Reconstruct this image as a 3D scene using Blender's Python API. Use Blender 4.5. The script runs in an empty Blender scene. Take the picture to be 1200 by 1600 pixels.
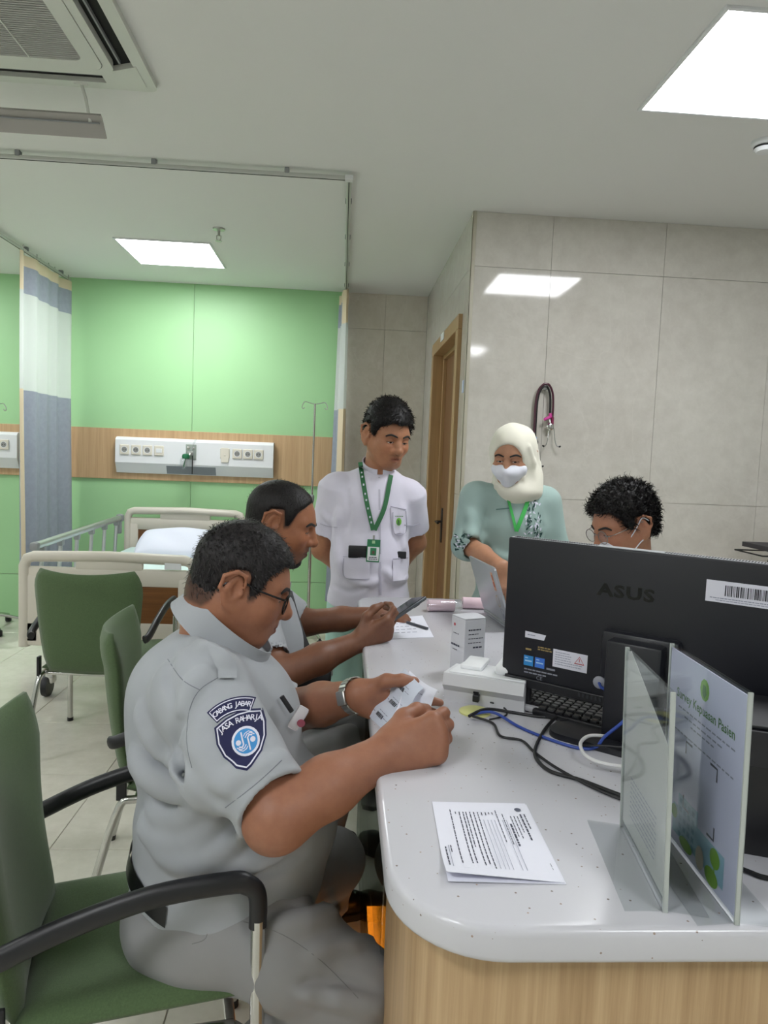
import bpy, bmesh, math, random
import numpy as np
from mathutils import Vector, Matrix, noise as mnoise
from mathutils.bvhtree import BVHTree
from math import radians, sin, cos, pi, sqrt, atan2
random.seed(4); RNG = np.random.default_rng(4)
scene = bpy.context.scene
col = scene.collection
# ------------------------------------------------------------------ camera
CAM_H = 1.45; FPX = 1113.0
cam_d = bpy.data.cameras.new('camera'); cam = bpy.data.objects.new('camera', cam_d); col.objects.link(cam)
cam_d.sensor_fit = 'VERTICAL'; cam_d.sensor_height = 36.0; cam_d.lens = FPX/1600*36.0
cam_d.clip_start = 0.02; cam_d.clip_end = 60
CAM_M = (Matrix.Rotation(radians(-3.5105), 4, 'Z') @ Matrix.Rotation(radians(90-4.3836), 4, 'X') @ Matrix.Rotation(radians(2.3), 4, 'Z'))
cam.matrix_world = Matrix.Translation((0, 0, CAM_H)) @ CAM_M
scene.camera = cam
def P(px, py, X=None, Y=None, Z=None):
    """real-world point on a known plane (depth Y, side X or height Z) measured from the photograph"""
    d = CAM_M.to_3x3() @ Vector(((px-600)/FPX, (800-py)/FPX, -1))
    t = X/d.x if X is not None else (Y/d.y if Y is not None else (Z-CAM_H)/d.z)
    return Vector((0, 0, CAM_H)) + d*t
# ------------------------------------------------------------------ world, lights, exposure
w = bpy.data.worlds.new('world'); scene.world = w; w.use_nodes = True
w.node_tree.nodes['Background'].inputs[0].default_value = (0.8, 0.85, 0.9, 1)
w.node_tree.nodes['Background'].inputs[1].default_value = 0.15
PANEL_STRENGTH = 28.0
scene.view_settings.view_transform = 'Standard'; scene.view_settings.look = 'None'
scene.view_settings.exposure = 0.0; scene.view_settings.gamma = 1.0
scene.view_settings.use_curve_mapping = False
CEIL = 2.80
PANELS = [(-1.53, 4.83), (1.07, 2.12), (1.07, -1.2), (-1.6, -0.6), (-3.9, 4.83), (-3.6, 1.6), (-3.6, -1.6)]  # first two are in view; the rest are added out of view to light the room
# ------------------------------------------------------------------ materials
def lin(c):
    if isinstance(c, str): c = tuple(int(c[i:i+2], 16)/255 for i in (0, 2, 4))
    return tuple(((v/12.92) if v <= .04045 else ((v+.055)/1.055)**2.4) for v in c[:3]) + (1,)
MATS = {}
class NT:
    def __init__(s, name):
        m = bpy.data.materials.new(name); m.use_nodes = True
        s.m = m; s.t = m.node_tree; s.b = s.t.nodes['Principled BSDF']; MATS[name] = m
    def n(s, typ, **k):
        o = s.t.nodes.new(typ)
        for a, v in k.items():
            if a.startswith('i_'): o.inputs[a[2:].replace('_', ' ')].default_value = v
            else: setattr(o, a, v)
        return o
    def l(s, a, b): s.t.links.new(a, b)
    def bump(s, h, strength=.2, dist=.002):
        b = s.n('ShaderNodeBump'); b.inputs['Strength'].default_value = strength; b.inputs['Distance'].default_value = dist
        s.l(h, b.inputs['Height']); s.l(b.outputs[0], s.b.inputs['Normal'])
    def coord(s, scale=(1, 1, 1), out='Object', rot=(0, 0, 0)):
        c = s.n('ShaderNodeTexCoord'); m = s.n('ShaderNodeMapping'); m.inputs['Scale'].default_value = scale
        m.inputs['Rotation'].default_value = rot
        s.l(c.outputs[out], m.inputs[0]); return m.outputs[0]
    def noise(s, vec, scale, detail=3, rough=.5):
        t = s.n('ShaderNodeTexNoise'); t.inputs['Scale'].default_value = scale; t.inputs['Detail'].default_value = detail
        t.inputs['Roughness'].default_value = rough
        s.l(vec, t.inputs['Vector']); return t.outputs['Fac']
    def ramp(s, fac, stops):
        r = s.n('ShaderNodeValToRGB'); e = r.color_ramp.elements
        while len(e) < len(stops): e.new(.5)
        for x, (p, c) in zip(e, stops): x.position = p; x.color = c
        s.l(fac, r.inputs[0]); return r.outputs[0]
    def mix(s, fac, a, b, blend='MIX'):
        m = s.n('ShaderNodeMix', data_type='RGBA', blend_type=blend)
        for sock, v in ((m.inputs[0], fac), (m.inputs[6], a), (m.inputs[7], b)):
            if hasattr(v, 'links'): s.l(v, sock)
            else: sock.default_value = v
        return m.outputs[2]
def mat(name, c, rough=.5, metal=0, var=0, vscale=8, bump=0, bscale=200, spec=None, trans=0, alpha=1, coat=0, sheen=0):
    if name in MATS: return MATS[name]
    t = NT(name); b = t.b; L = lin(c)
    b.inputs['Base Color'].default_value = L; b.inputs['Roughness'].default_value = rough; b.inputs['Metallic'].default_value = metal
    if spec is not None: b.inputs['Specular IOR Level'].default_value = spec
    b.inputs['Transmission Weight'].default_value = trans; b.inputs['Alpha'].default_value = alpha
    b.inputs['Coat Weight'].default_value = coat; b.inputs['Sheen Weight'].default_value = sheen
    if var or bump:
        v = t.coord()
        if var:
            f = t.noise(v, vscale)
            lo = tuple(x*(1-var) for x in L[:3])+(1,); hi = tuple(min(1, x*(1+var)) for x in L[:3])+(1,)
            t.l(t.ramp(f, [(.3, lo), (.7, hi)]), b.inputs['Base Color'])
        if bump: t.bump(t.noise(v, bscale, 2), bump)
    return t.m
def wood(name, c1, c2, rough=.45, axis='Z', scale=1.0):
    if name in MATS: return MATS[name]
    t = NT(name)
    sc = {'Z': (28, 28, .7), 'X': (.7, 28, 28), 'Y': (28, .7, 28)}[axis]
    v = t.coord(tuple(x*scale for x in sc))
    a = t.noise(v, 1.6, 6, .6); f = t.noise(v, 6, 3, .6)
    c = t.ramp(a, [(.3, lin(c1)), (.5, lin([(p+q)/2 for p, q in zip(lin_s(c1), lin_s(c2))])), (.72, lin(c2))])
    t.l(t.mix(.35, c, t.ramp(f, [(.3, lin(c1)), (.7, lin(c2))]), 'MIX'), t.b.inputs['Base Color'])
    t.b.inputs['Roughness'].default_value = rough; t.bump(f, .08, .001)
    return t.m
def lin_s(c): return tuple(int(c[i:i+2], 16)/255 for i in (0, 2, 4))
def emis(name, c, s):
    t = NT(name); t.b.inputs['Base Color'].default_value = (0, 0, 0, 1)
    t.b.inputs['Emission Color'].default_value = lin(c); t.b.inputs['Emission Strength'].default_value = s
    return t.m
def stone(name, base, dark, light, rough, vein=.5):
    t = NT(name); g = t.n('ShaderNodeNewGeometry')
    v = g.outputs['Position']
    a = t.noise(v, 1.6, 8, .62); b = t.noise(v, 14, 6, .7)
    c = t.ramp(a, [(.32, lin(dark)), (.5, lin(base)), (.7, lin(light))])
    d = t.mix(.4, c, t.ramp(b, [(.35, lin(dark)), (.65, lin(light))]))
    wv = t.n('ShaderNodeTexNoise'); wv.inputs['Scale'].default_value = 1.1; wv.inputs['Detail'].default_value = 5; wv.inputs['Distortion'].default_value = 2.5
    t.l(v, wv.inputs['Vector'])
    k = t.ramp(wv.outputs['Fac'], [(.485, (0, 0, 0, 1)), (.5, (vein, vein, vein, 1)), (.515, (0, 0, 0, 1))])
    t.l(t.mix(k, d, lin(light)), t.b.inputs['Base Color'])
    t.b.inputs['Roughness'].default_value = rough
    return t.m
mat('ceiling_paint', 'e6e6e4', .9); mat('white_plastic', 'e4e6e8', .4); mat('ivory_plastic', 'dcd6c8', .45)
mat('chrome', 'c8c8c6', .18, 1); mat('brushed_steel', 'b4b4b0', .35, 1); mat('aluminium', 'c0c4c4', .4, 1)
mat('black_plastic', '17181c', .42); mat('soft_black', '1a1b20', .5, bump=.03); mat('dark_gap', '0c0c0d', .8)
mat('green_paint', 'a4d29c', .45, var=.03, vscale=1.5, spec=.4)
mat('green_fabric', '4e6340', .92, var=.12, vscale=260, bump=.35, bscale=900, sheen=.2)
mat('grout', 'b7b0a4', .9); mat('floor_grout', 'aaa89c', .9)
mat('white_paper', 'e6e7f2', .75); mat('print_ink', '4a4c5c', .8); mat('ink_light', '8d90a2', .8)
mat('curtain_grey', '959ca8', .9, var=.05, vscale=30, bump=.1, bscale=500)
mat('curtain_cream', 'd9c9ac', .9, bump=.1, bscale=500)
mat('bed_plastic', 'd2ccbf', .42); mat('mattress_sheet', 'cfe3e0', .85, bump=.1, bscale=60)
mat('pillow_cotton', 'dfe2f0', .9, bump=.15, bscale=40)
mat('grey_plastic', '8d9092', .5)
wood('strip_wood', 'b08f68', 'd0b088', .4); wood('desk_wood', '9c7c56', 'cdb088', .42); wood('door_wood', '9a7a52', 'bd9c70', .4)
wood('door_dark', '6b4a30', '8a6442', .45); wood('bed_wood', '5e3a1e', '84572f', .4, 'X')
stone('wall_stone', 'cdc9c1', 'c0bbb2', 'd8d4cc', .06, .28); stone('wall_stone_dark', 'dcd5c9', 'd0c8bb', 'e4ded4', .12)  # the far tiles get a lighter stone colour to offset the shade there
stone('floor_stone', 'd8d5c8', 'cbc8ba', 'e2dfd3', .16, .15)
emis('panel_light', 'fafcff', PANEL_STRENGTH); emis('amber_led', 'ff9020', 9.0)
def worktop_mat():
    t = NT('worktop_white'); v = t.coord()
    n = t.n('ShaderNodeTexVoronoi'); n.inputs['Scale'].default_value = 80; t.l(v, n.inputs['Vector'])
    wn = t.n('ShaderNodeTexWhiteNoise'); t.l(n.outputs['Color'], wn.inputs['Vector'])
    th = t.n('ShaderNodeMath', operation='MULTIPLY'); th.inputs[1].default_value = .14; t.l(wn.outputs['Value'], th.inputs[0])
    lt = t.n('ShaderNodeMath', operation='LESS_THAN'); t.l(n.outputs['Distance'], lt.inputs[0]); t.l(th.outputs[0], lt.inputs[1])
    wn2 = t.n('ShaderNodeMath', operation='GREATER_THAN'); t.l(wn.outputs['Value'], wn2.inputs[0]); wn2.inputs[1].default_value = .42
    mm = t.n('ShaderNodeMath', operation='MULTIPLY'); t.l(lt.outputs[0], mm.inputs[0]); t.l(wn2.outputs[0], mm.inputs[1])
    spk = t.ramp(wn.outputs['Value'], [(.5, lin('8a7f78')), (.75, lin('b09a8c')), (1, lin('6e6a68'))])
    t.l(t.mix(mm.outputs[0], lin('c9c9cf'), spk), t.b.inputs['Base Color']); t.b.inputs['Roughness'].default_value = .22
worktop_mat()
def sheer_mat():
    t = NT('curtain_sheer'); o = t.t.nodes['Material Output']
    d = t.n('ShaderNodeBsdfDiffuse'); d.inputs[0].default_value = lin('e8ecea'); tr = t.n('ShaderNodeBsdfTranslucent'); tr.inputs[0].default_value = lin('e8ecea')
    tp = t.n('ShaderNodeBsdfTransparent'); m1 = t.n('ShaderNodeMixShader'); m1.inputs[0].default_value = .35; m2 = t.n('ShaderNodeMixShader'); m2.inputs[0].default_value = .3
    t.l(d.outputs[0], m1.inputs[1]); t.l(tr.outputs[0], m1.inputs[2]); t.l(m1.outputs[0], m2.inputs[1]); t.l(tp.outputs[0], m2.inputs[2]); t.l(m2.outputs[0], o.inputs[0])
sheer_mat()
def clear_mat(name, tint, opac, rough=.05):
    t = NT(name); o = t.t.nodes['Material Output']
    g = t.n('ShaderNodeBsdfGlossy'); g.inputs['Color'].default_value = lin(tint); g.inputs['Roughness'].default_value = rough
    tp = t.n('ShaderNodeBsdfTransparent'); tp.inputs[0].default_value = (.94, .95, .95, 1); m = t.n('ShaderNodeMixShader')
    fw_ = t.n('ShaderNodeLayerWeight'); fw_.inputs[0].default_value = .5; fr = t.n('ShaderNodeMath', operation='POWER'); t.l(fw_.outputs['Facing'], fr.inputs[0]); fr.inputs[1].default_value = 4.0
    ad = t.n('ShaderNodeMath', operation='ADD'); ad.inputs[1].default_value = opac; ad.use_clamp = True
    ml = t.n('ShaderNodeMath', operation='MULTIPLY'); ml.inputs[1].default_value = .45; t.l(fr.outputs[0], ml.inputs[0]); t.l(ml.outputs[0], ad.inputs[0])
    t.l(ad.outputs[0], m.inputs[0]); t.l(tp.outputs[0], m.inputs[1]); t.l(g.outputs[0], m.inputs[2]); t.l(m.outputs[0], o.inputs[0])
    return t.m
clear_mat('acrylic', 'd8dcdc', .035); clear_mat('clear_plastic', 'e0e4ea', .12, .15); clear_mat('desk_glass', 'aab0ac', .35, .03)
# ------------------------------------------------------------------ mesh building
def V(*a): return Vector(a)
class MB:
    def __init__(s): s.v = []; s.f = []; s.m = []; s.mi = 0
    def add(s, vs, fs):
        o = len(s.v); s.v += [tuple(p) for p in vs]; s.f += [tuple(i+o for i in f) for f in fs]; s.m += [s.mi]*len(fs); return s
    def box(s, c, d, bev=0, rot=None, seg=2):
        bm = bmesh.new(); bmesh.ops.create_cube(bm, size=1)
        bmesh.ops.scale(bm, vec=d, verts=bm.verts)
        if bev: bmesh.ops.bevel(bm, geom=bm.edges[:], offset=bev, segments=seg, profile=.5, affect='EDGES')
        M = Matrix.Translation(c) @ (rot.to_4x4() if rot else Matrix())
        bm.verts.index_update()
        s.add([M @ v.co for v in bm.verts], [[v.index for v in f.verts] for f in bm.faces]); bm.free(); return s
    def bx(s, lo, hi, bev=0):
        return s.box([(a+b)/2 for a, b in zip(lo, hi)], [abs(b-a) for a, b in zip(lo, hi)], bev)
    def tube(s, pts, r, n=10, cap=True, flat=1.0, up=None, closed=False):
        pts = [Vector(p) for p in pts]; N = len(pts); rs = r if hasattr(r, '__len__') else [r]*N
        vs = []; prev = None
        for i, p in enumerate(pts):
            a = pts[(i-1) % N] if (i > 0 or closed) else p; b = pts[(i+1) % N] if (i < N-1 or closed) else p
            t = (b-a).normalized()
            if prev is None:
                u = Vector(up) if up else (V(0, 0, 1) if abs(t.z) < .9 else V(1, 0, 0))
            else: u = prev
            u = (u-t*u.dot(t)).normalized(); prev = u; w_ = t.cross(u)
            for k in range(n):
                an = 2*pi*k/n; vs.append(p+(u*cos(an)*flat+w_*sin(an))*rs[i])
        fs = []
        for i in range(N if closed else N-1):
            j = (i+1) % N
            for k in range(n): fs.append((i*n+k, i*n+(k+1) % n, j*n+(k+1) % n, j*n+k))
        if cap and not closed: fs += [tuple(range(n))[::-1], tuple((N-1)*n+k for k in range(n))]
        return s.add(vs, fs)
    def cyl(s, a, b, r, r2=None, n=16): return s.tube([a, b], [r, r if r2 is None else r2], n)
    def lathe(s, c, prof, n=20, axis=None):
        R = Vector(axis).to_track_quat('Z', 'Y').to_matrix() if axis else Matrix.Identity(3)
        vs = [Vector(c)+R @ V(r*cos(2*pi*k/n), r*sin(2*pi*k/n), z) for r, z in prof for k in range(n)]
        m = len(prof); fs = [(i*n+k, i*n+(k+1) % n, (i+1)*n+(k+1) % n, (i+1)*n+k) for i in range(m-1) for k in range(n)]
        fs += [tuple(range(n))[::-1], tuple((m-1)*n+k for k in range(n))]
        return s.add(vs, fs)
    def prism(s, poly, o, u, v, nrm, t):
        """poly in (u,v), extruded by t along nrm"""
        o, u, v, nrm = map(Vector, (o, u, v, nrm)); n = len(poly)
        a = [o+u*x+v*y for x, y in poly]; vs = a+[p+nrm*t for p in a]
        fs = [tuple(range(n))[::-1], tuple(range(n, 2*n))]+[(i, (i+1) % n, (i+1) % n+n, i+n) for i in range(n)]
        return s.add(vs, fs)
    def sheet(s, fn, nu, nv, th):
        """fn(u,v)->Vector over [0,1]^2, given thickness th along its normal"""
        g = [[Vector(fn(i/nu, j/nv)) for j in range(nv+1)] for i in range(nu+1)]
        top = []; bot = []
        for i in range(nu+1):
            for j in range(nv+1):
                du = g[min(i+1, nu)][j]-g[max(i-1, 0)][j]; dv = g[i][min(j+1, nv)]-g[i][max(j-1, 0)]
                n = du.cross(dv); n = n.normalized() if n.length > 1e-12 else V(0, 0, 1)
                tt = th(i/nu, j/nv) if callable(th) else th
                top.append(g[i][j]+n*tt/2); bot.append(g[i][j]-n*tt/2)
        W = nv+1; K = len(top); fs = []
        for i in range(nu):
            for j in range(nv):
                a, b, c, d = i*W+j, (i+1)*W+j, (i+1)*W+j+1, i*W+j+1
                fs += [(a, b, c, d), (K+d, K+c, K+b, K+a)]
        for i in range(nu):
            a, b = i*W, (i+1)*W; fs.append((a, K+a, K+b, b)); a, b = i*W+nv, (i+1)*W+nv; fs.append((b, K+b, K+a, a))
        for j in range(nv):
            a, b = j, j+1; fs.append((b, K+b, K+a, a)); a, b = nu*W+j, nu*W+j+1; fs.append((a, K+a, K+b, b))
        return s.add(top+bot, fs)
    def mesh(s, name, mats, smooth=False):
        me = bpy.data.meshes.new(name); me.from_pydata(s.v, [], s.f)
        for m in (mats if isinstance(mats, (list, tuple)) else [mats]): me.materials.append(MATS[m] if isinstance(m, str) else m)
        if any(s.m): me.polygons.foreach_set('material_index', s.m)
        if smooth: shade(me, smooth if smooth is not True else 40)
        me.update(); return me
    def obj(s, name, mats, parent=None, smooth=False): return link(name, s.mesh(name, mats, smooth), parent)
def shade(me, ang=40):
    me.polygons.foreach_set('use_smooth', [True]*len(me.polygons))
    bm = bmesh.new(); bm.from_mesh(me); a = radians(ang)
    bmesh.ops.recalc_face_normals(bm, faces=bm.faces)
    for e in bm.edges:
        if len(e.link_faces) == 2 and e.calc_face_angle(0) > a: e.smooth = False
    bm.to_mesh(me); bm.free()
WORLD_ROOTS = set()                        # people: their parts are modelled in world coordinates
def link(name, me, parent=None):
    o = bpy.data.objects.new(name, me); col.objects.link(o)
    if parent is not None:
        o.parent = parent; o.matrix_parent_inverse = Matrix.Identity(4)
        if parent.name in WORLD_ROOTS: o.location = -parent.location
    return o
def tag(o, label=None, cat=None, group=None, kind=None):
    for k, v in (('label', label), ('category', cat), ('group', group), ('kind', kind)):
        if v: o[k] = v
    return o
def thing(name, label, cat, loc=(0, 0, 0), rz=0, group=None):
    o = bpy.data.objects.new(name, None); col.objects.link(o); o.location = loc; o.rotation_euler = (0, 0, rz); o.empty_display_size = .05
    return tag(o, label, cat, group)
def shared(name, me, parent, loc, rot=None):
    o = link(name, me, parent); o.location = loc
    if rot: o.rotation_euler = rot
    return o
def copy_tree(o, parent=None):
    c = o.copy(); col.objects.link(c); c.parent = parent
    for ch in list(o.children): copy_tree(ch, c)
    return c
def struct(o): o['kind'] = 'structure'; return o
def spline(pts, n=8, closed=False):
    pts = [Vector(p) for p in pts]; N = len(pts); out = []
    for i in range(N if closed else N-1):
        p0, p1, p2, p3 = (pts[(i+k) % N] if closed else pts[min(max(i+k, 0), N-1)] for k in (-1, 0, 1, 2))
        for k in range(n):
            t = k/n; out.append(.5*((2*p1)+(p2-p0)*t+(2*p0-5*p1+4*p2-p3)*t*t+(3*p1-p0-3*p2+p3)*t**3))
    if not closed: out.append(pts[-1])
    return out
def text_mesh(body, size, spacing=1.0, bold=0, xs=1.0):
    """2-D text outlines -> (verts, faces) centred on the origin"""
    cu = bpy.data.curves.new('text_tmp', 'FONT'); cu.body = body; cu.size = size; cu.align_x = 'CENTER'; cu.align_y = 'CENTER'; cu.resolution_u = 2
    cu.space_character = spacing; cu.offset = bold
    ob = bpy.data.objects.new('text_tmp', cu); col.objects.link(ob)
    dg = bpy.context.evaluated_depsgraph_get(); dg.update()
    me = bpy.data.meshes.new_from_object(ob.evaluated_get(dg))
    vs = [(v.co.x*xs, v.co.y) for v in me.vertices]; fs = [tuple(p.vertices) for p in me.polygons]
    bpy.data.objects.remove(ob); bpy.data.curves.remove(cu); bpy.data.meshes.remove(me)
    return vs, fs
class Flat:
    """flat print laid out in (u,v) then put on a surface"""
    def __init__(s): s.v = []; s.f = []
    def add(s, vs, fs, at=(0, 0), rot=0):
        o = len(s.v); c, n = cos(rot), sin(rot)
        s.v += [(at[0]+x*c-y*n, at[1]+x*n+y*c) for x, y in vs]; s.f += [tuple(i+o for i in f) for f in fs]; return s
    def rect(s, x0, y0, x1, y1): return s.add([(x0, y0), (x1, y0), (x1, y1), (x0, y1)], [(0, 1, 2, 3)])
    def poly(s, p): return s.add(p, [tuple(range(len(p)))])
    def disc(s, c, r, n=20, r2=None): return s.add([(c[0]+r*cos(2*pi*k/n), c[1]+(r2 or r)*sin(2*pi*k/n)) for k in range(n)], [tuple(range(n))])
    def ribbon(s, pts, w_):
        n = len(pts); vs = []
        for i, (x, y) in enumerate(pts):
            a = pts[max(i-1, 0)]; b = pts[min(i+1, n-1)]; dx, dy = b[0]-a[0], b[1]-a[1]; L = math.hypot(dx, dy) or 1
            vs += [(x-dy/L*w_/2, y+dx/L*w_/2), (x+dy/L*w_/2, y-dx/L*w_/2)]
        return s.add(vs, [(2*i, 2*i+1, 2*i+3, 2*i+2) for i in range(n-1)])
    def ring(s, pts, w_): return s.ribbon(list(pts)+[pts[0], pts[1]], w_)
    def text(s, body, size, at=(0, 0), rot=0, **k): return s.add(*text_mesh(body, size, **k), at=at, rot=rot)
    def dashes(s, x0, x1, y, h, wmin=.004, wmax=.012, gap=.0015):
        x = x0
        while x < x1-wmin:
            w_ = min(random.uniform(wmin, wmax), x1-x); s.rect(x, y-h/2, x+w_, y+h/2); x += w_+gap
        return s
    def put(s, name, m, o, u, v, parent=None, lift=.0004):
        o, u, v = Vector(o), Vector(u).normalized(), Vector(v).normalized(); n = u.cross(v)
        b = MB(); b.add([o+u*x+v*y+n*lift for x, y in s.v], s.f); o_ = b.obj(name, m, parent)
        if len(s.f) > 1: o_['kind'] = 'stuff'
        return o_
    def wrap(s, name, m, o, u, v, bvh, parent=None, lift=.0008, maxlen=.006):
        """press the print on to a curved surface"""
        o, u, v = Vector(o), Vector(u).normalized(), Vector(v).normalized(); n = u.cross(v)
        bm = bmesh.new(); vv = [bm.verts.new((x, y, 0)) for x, y in s.v]
        for f in s.f:
            try: bm.faces.new([vv[i] for i in f])
            except ValueError: pass
        bmesh.ops.triangulate(bm, faces=bm.faces[:])
        for _ in range(6):
            e = [e for e in bm.edges if e.calc_length() > maxlen]
            if not e: break
            bmesh.ops.subdivide_edges(bm, edges=e, cuts=1); bmesh.ops.triangulate(bm, faces=bm.faces[:])
        bm.verts.index_update(); vs = []
        for q in bm.verts:
            p = o+u*q.co.x+v*q.co.y
            h = bvh.ray_cast(p+n*.15, -n, .4)
            vs.append(h[0]+n*lift if h[0] else p)
        fs = [[q.index for q in f.verts] for f in bm.faces]; bm.free()
        b = MB(); b.add(vs, fs); o_ = b.obj(name, m, parent, smooth=80)
        if len(s.f) > 1 and 'patch' != name[-5:]: o_['kind'] = 'stuff'
        return o_
# ================================================================== THE ROOM
XL, XR, YB, YW, XS, YF = -5.2, 3.4, -3.0, 6.03, .665, 3.945
floor = struct(link('floor', MB().bx((XL, YB, -.10), (XR, YW+.1, -.004)).mesh('floor', 'floor_grout')))
ft = MB().box((0, 0, -.006), (.597, .597, .012), .0012, seg=1).mesh('floor_tile', 'floor_stone')
i0 = XL+.3
for a in range(14):
    for b in range(15):
        x, y = i0+a*.6, YB+.3+b*.6+.12
        if x < XR and y < YW: shared('floor_tile', ft, floor, (x, y, 0))
ceiling = struct(link('ceiling', MB().bx((XL, YB, CEIL), (XR, YW+.1, CEIL+.1)).mesh('ceiling', 'ceiling_paint')))
# back wall: green boards on the left, stone tiles on the right
wb = struct(link('wall_back', MB().bx((XL, YW+.012, 0), (XS+.1, YW+.1, CEIL)).mesh('wall_back', 'grout')))
gx = [-4.9, -3.68, -2.465, -1.254, -.02]
for k in range(4):
    for z0, z1 in ((0, .36), (.363, CEIL)):
        MB().bx((gx[k]+.0015, YW, z0+.001), (gx[k+1]-.0015, YW+.014, z1), .001).obj('wall_panel', 'green_paint', wb)
def wall_tiles(wall, o, u, length, first, mat_, wid=.635, hgt=1.255, nrm=(0, -1, 0)):
    x = first
    while x < length:
        a, b = max(x, 0), min(x+wid, length)
        if b-a > .02:
            for k in range(3):
                z0, z1 = k*hgt, min((k+1)*hgt, CEIL)
                m = MB().prism([(a+.001, z0+.001), (b-.001, z0+.001), (b-.001, z1-.001), (a+.001, z1-.001)], o, u, (0, 0, 1), nrm, .012)
                m.obj('wall_tile', mat_, wall)
        x += wid
wall_tiles(wb, (-.02, YW+.012, 0), (1, 0, 0), XS+.02, -.30, 'wall_stone_dark')
DY0, DY1, DZ = 4.16, 5.36, 2.295
ws = MB()
ws.bx((XS+.012, YF+.012, 0), (XS+.12, DY0, CEIL)).bx((XS+.012, DY1, 0), (XS+.12, YW, CEIL)).bx((XS+.012, DY0, DZ), (XS+.12, DY1, CEIL))
wside = struct(ws.obj('wall_side', 'grout'))
for a, b, z0 in ((YF, DY0, 0), (DY0, 4.62, DZ), (4.62, DY1, DZ), (DY1, YW, 0)):
    for z1, z2 in ((0, 1.255), (1.255, 2.51), (2.51, CEIL)):
        lo = max(z0, z1)
        if z2-lo > .02: MB().bx((XS, a+.001, lo+.001), (XS+.014, b-.001, z2-.001)).obj('wall_tile', 'wall_stone', wside)
wf = struct(link('wall_front', MB().bx((XS+.012, YF+.012, 0), (XR, YF+.12, CEIL)).mesh('wall_front', 'grout')))
wall_tiles(wf, (XS, YF+.012, 0), (1, 0, 0), XR-XS, 1.107-XS-.635*2, 'wall_stone')
struct(MB().bx((XS-.004, YF-.004, 0), (XS+.018, YF+.0, CEIL), .001).bx((XS-.004, YF-.004, 0), (XS, YF+.02, CEIL), .001).obj('trim_1', mat('edge_trim', 'bdb8a6', .3)))
struct(link('wall_left', MB().bx((XL-.1, YB, 0), (XL, YW, CEIL)).mesh('wall_left', mat('plain_wall', 'cfd2cc', .8))))
struct(link('wall_right', MB().bx((XR, YB, 0), (XR+.1, YF, CEIL)).mesh('wall_right', 'plain_wall')))
struct(link('wall_rear', MB().bx((XL, YB-.1, 0), (XR, YB, CEIL)).mesh('wall_rear', 'plain_wall')))
# door
d1 = tag(bpy.data.objects.new('door_1', None), kind='structure'); col.objects.link(d1)
fr = MB(); fw = .085
fr.bx((XS-.025, DY0, 0), (XS+.12, DY0+fw, DZ-fw), .004).bx((XS-.025, DY1-fw, 0), (XS+.12, DY1, DZ-fw), .004).bx((XS-.025, DY0, DZ-fw), (XS+.12, DY1, DZ), .004)
fr.bx((XS+.05, DY0+fw, 0), (XS+.12, DY0+fw+.03, DZ-fw-.03), .003).bx((XS+.05, DY1-fw-.03, 0), (XS+.12, DY1-fw, DZ-fw-.03), .003).bx((XS+.05, DY0+fw, DZ-fw-.03), (XS+.12, DY1-fw, DZ-fw), .003)
fr.obj('door_frame', 'door_wood', d1)
dl = MB().bx((XS+.075, DY0+fw+.03, .008), (XS+.115, DY1-fw-.03, DZ-fw-.03), .003).obj('door_leaf', 'door_dark', d1)
MB().bx((XS+.068, 5.1, .85), (XS+.076, 5.16, 1.1), .003).tube([(XS+.07, 5.13, 1.0), (XS+.03, 5.13, 1.0), (XS+.03, 5.02, 1.0)], .009).obj('door_handle', 'black_plastic', dl, True)
fp = Flat().rect(-.06, -.025, .06, .025)
sg = MB().bx((XS-.032, 4.72, DZ-.055), (XS-.026, 4.86, DZ-.005), .002).obj('door_sign', 'white_plastic', d1)
st = MB().bx((XS-.003, 4.0, 1.83), (XS+.001, 4.05, 1.9), .001).obj('notice_sticker', mat('pale_blue_paper', 'b9c4de', .6)); tag(st, 'small pale blue sticker on wall beside the door frame', 'sticker')
# wood strip on the back wall
struct(MB().bx((XL+.3, YW-.018, 1.185), (-.085, YW+.001, 1.60), .002).obj('trim_2', 'strip_wood'))
# ================================================================== CEILING FITTINGS
plabels = ['square lit ceiling panel above the hospital bed', 'large square lit ceiling panel above the counter staff']+['square ceiling panel behind the camera above the counter end', 'square ceiling panel behind the camera over the visitor side', 'square ceiling panel above the neighbouring bed bay', 'square ceiling panel in the aisle left of the chairs', 'square ceiling panel in the rear left corner of the room']
for (x, y), lb in zip(PANELS, plabels):
    t = thing('ceiling_light', lb, 'ceiling light', (x+.31, y+.31, CEIL), group='square ceiling panels')
    f = MB()
    for sx in (-1, 1): f.box((sx*.307, 0, -.004), (.014, .628, .010), .002); f.box((0, sx*.307, -.004), (.60, .014, .010), .002)
    f.obj('frame', 'white_plastic', t)
    MB().box((0, 0, -.003), (.60, .60, .004)).obj('diffuser', 'panel_light', t)
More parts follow.
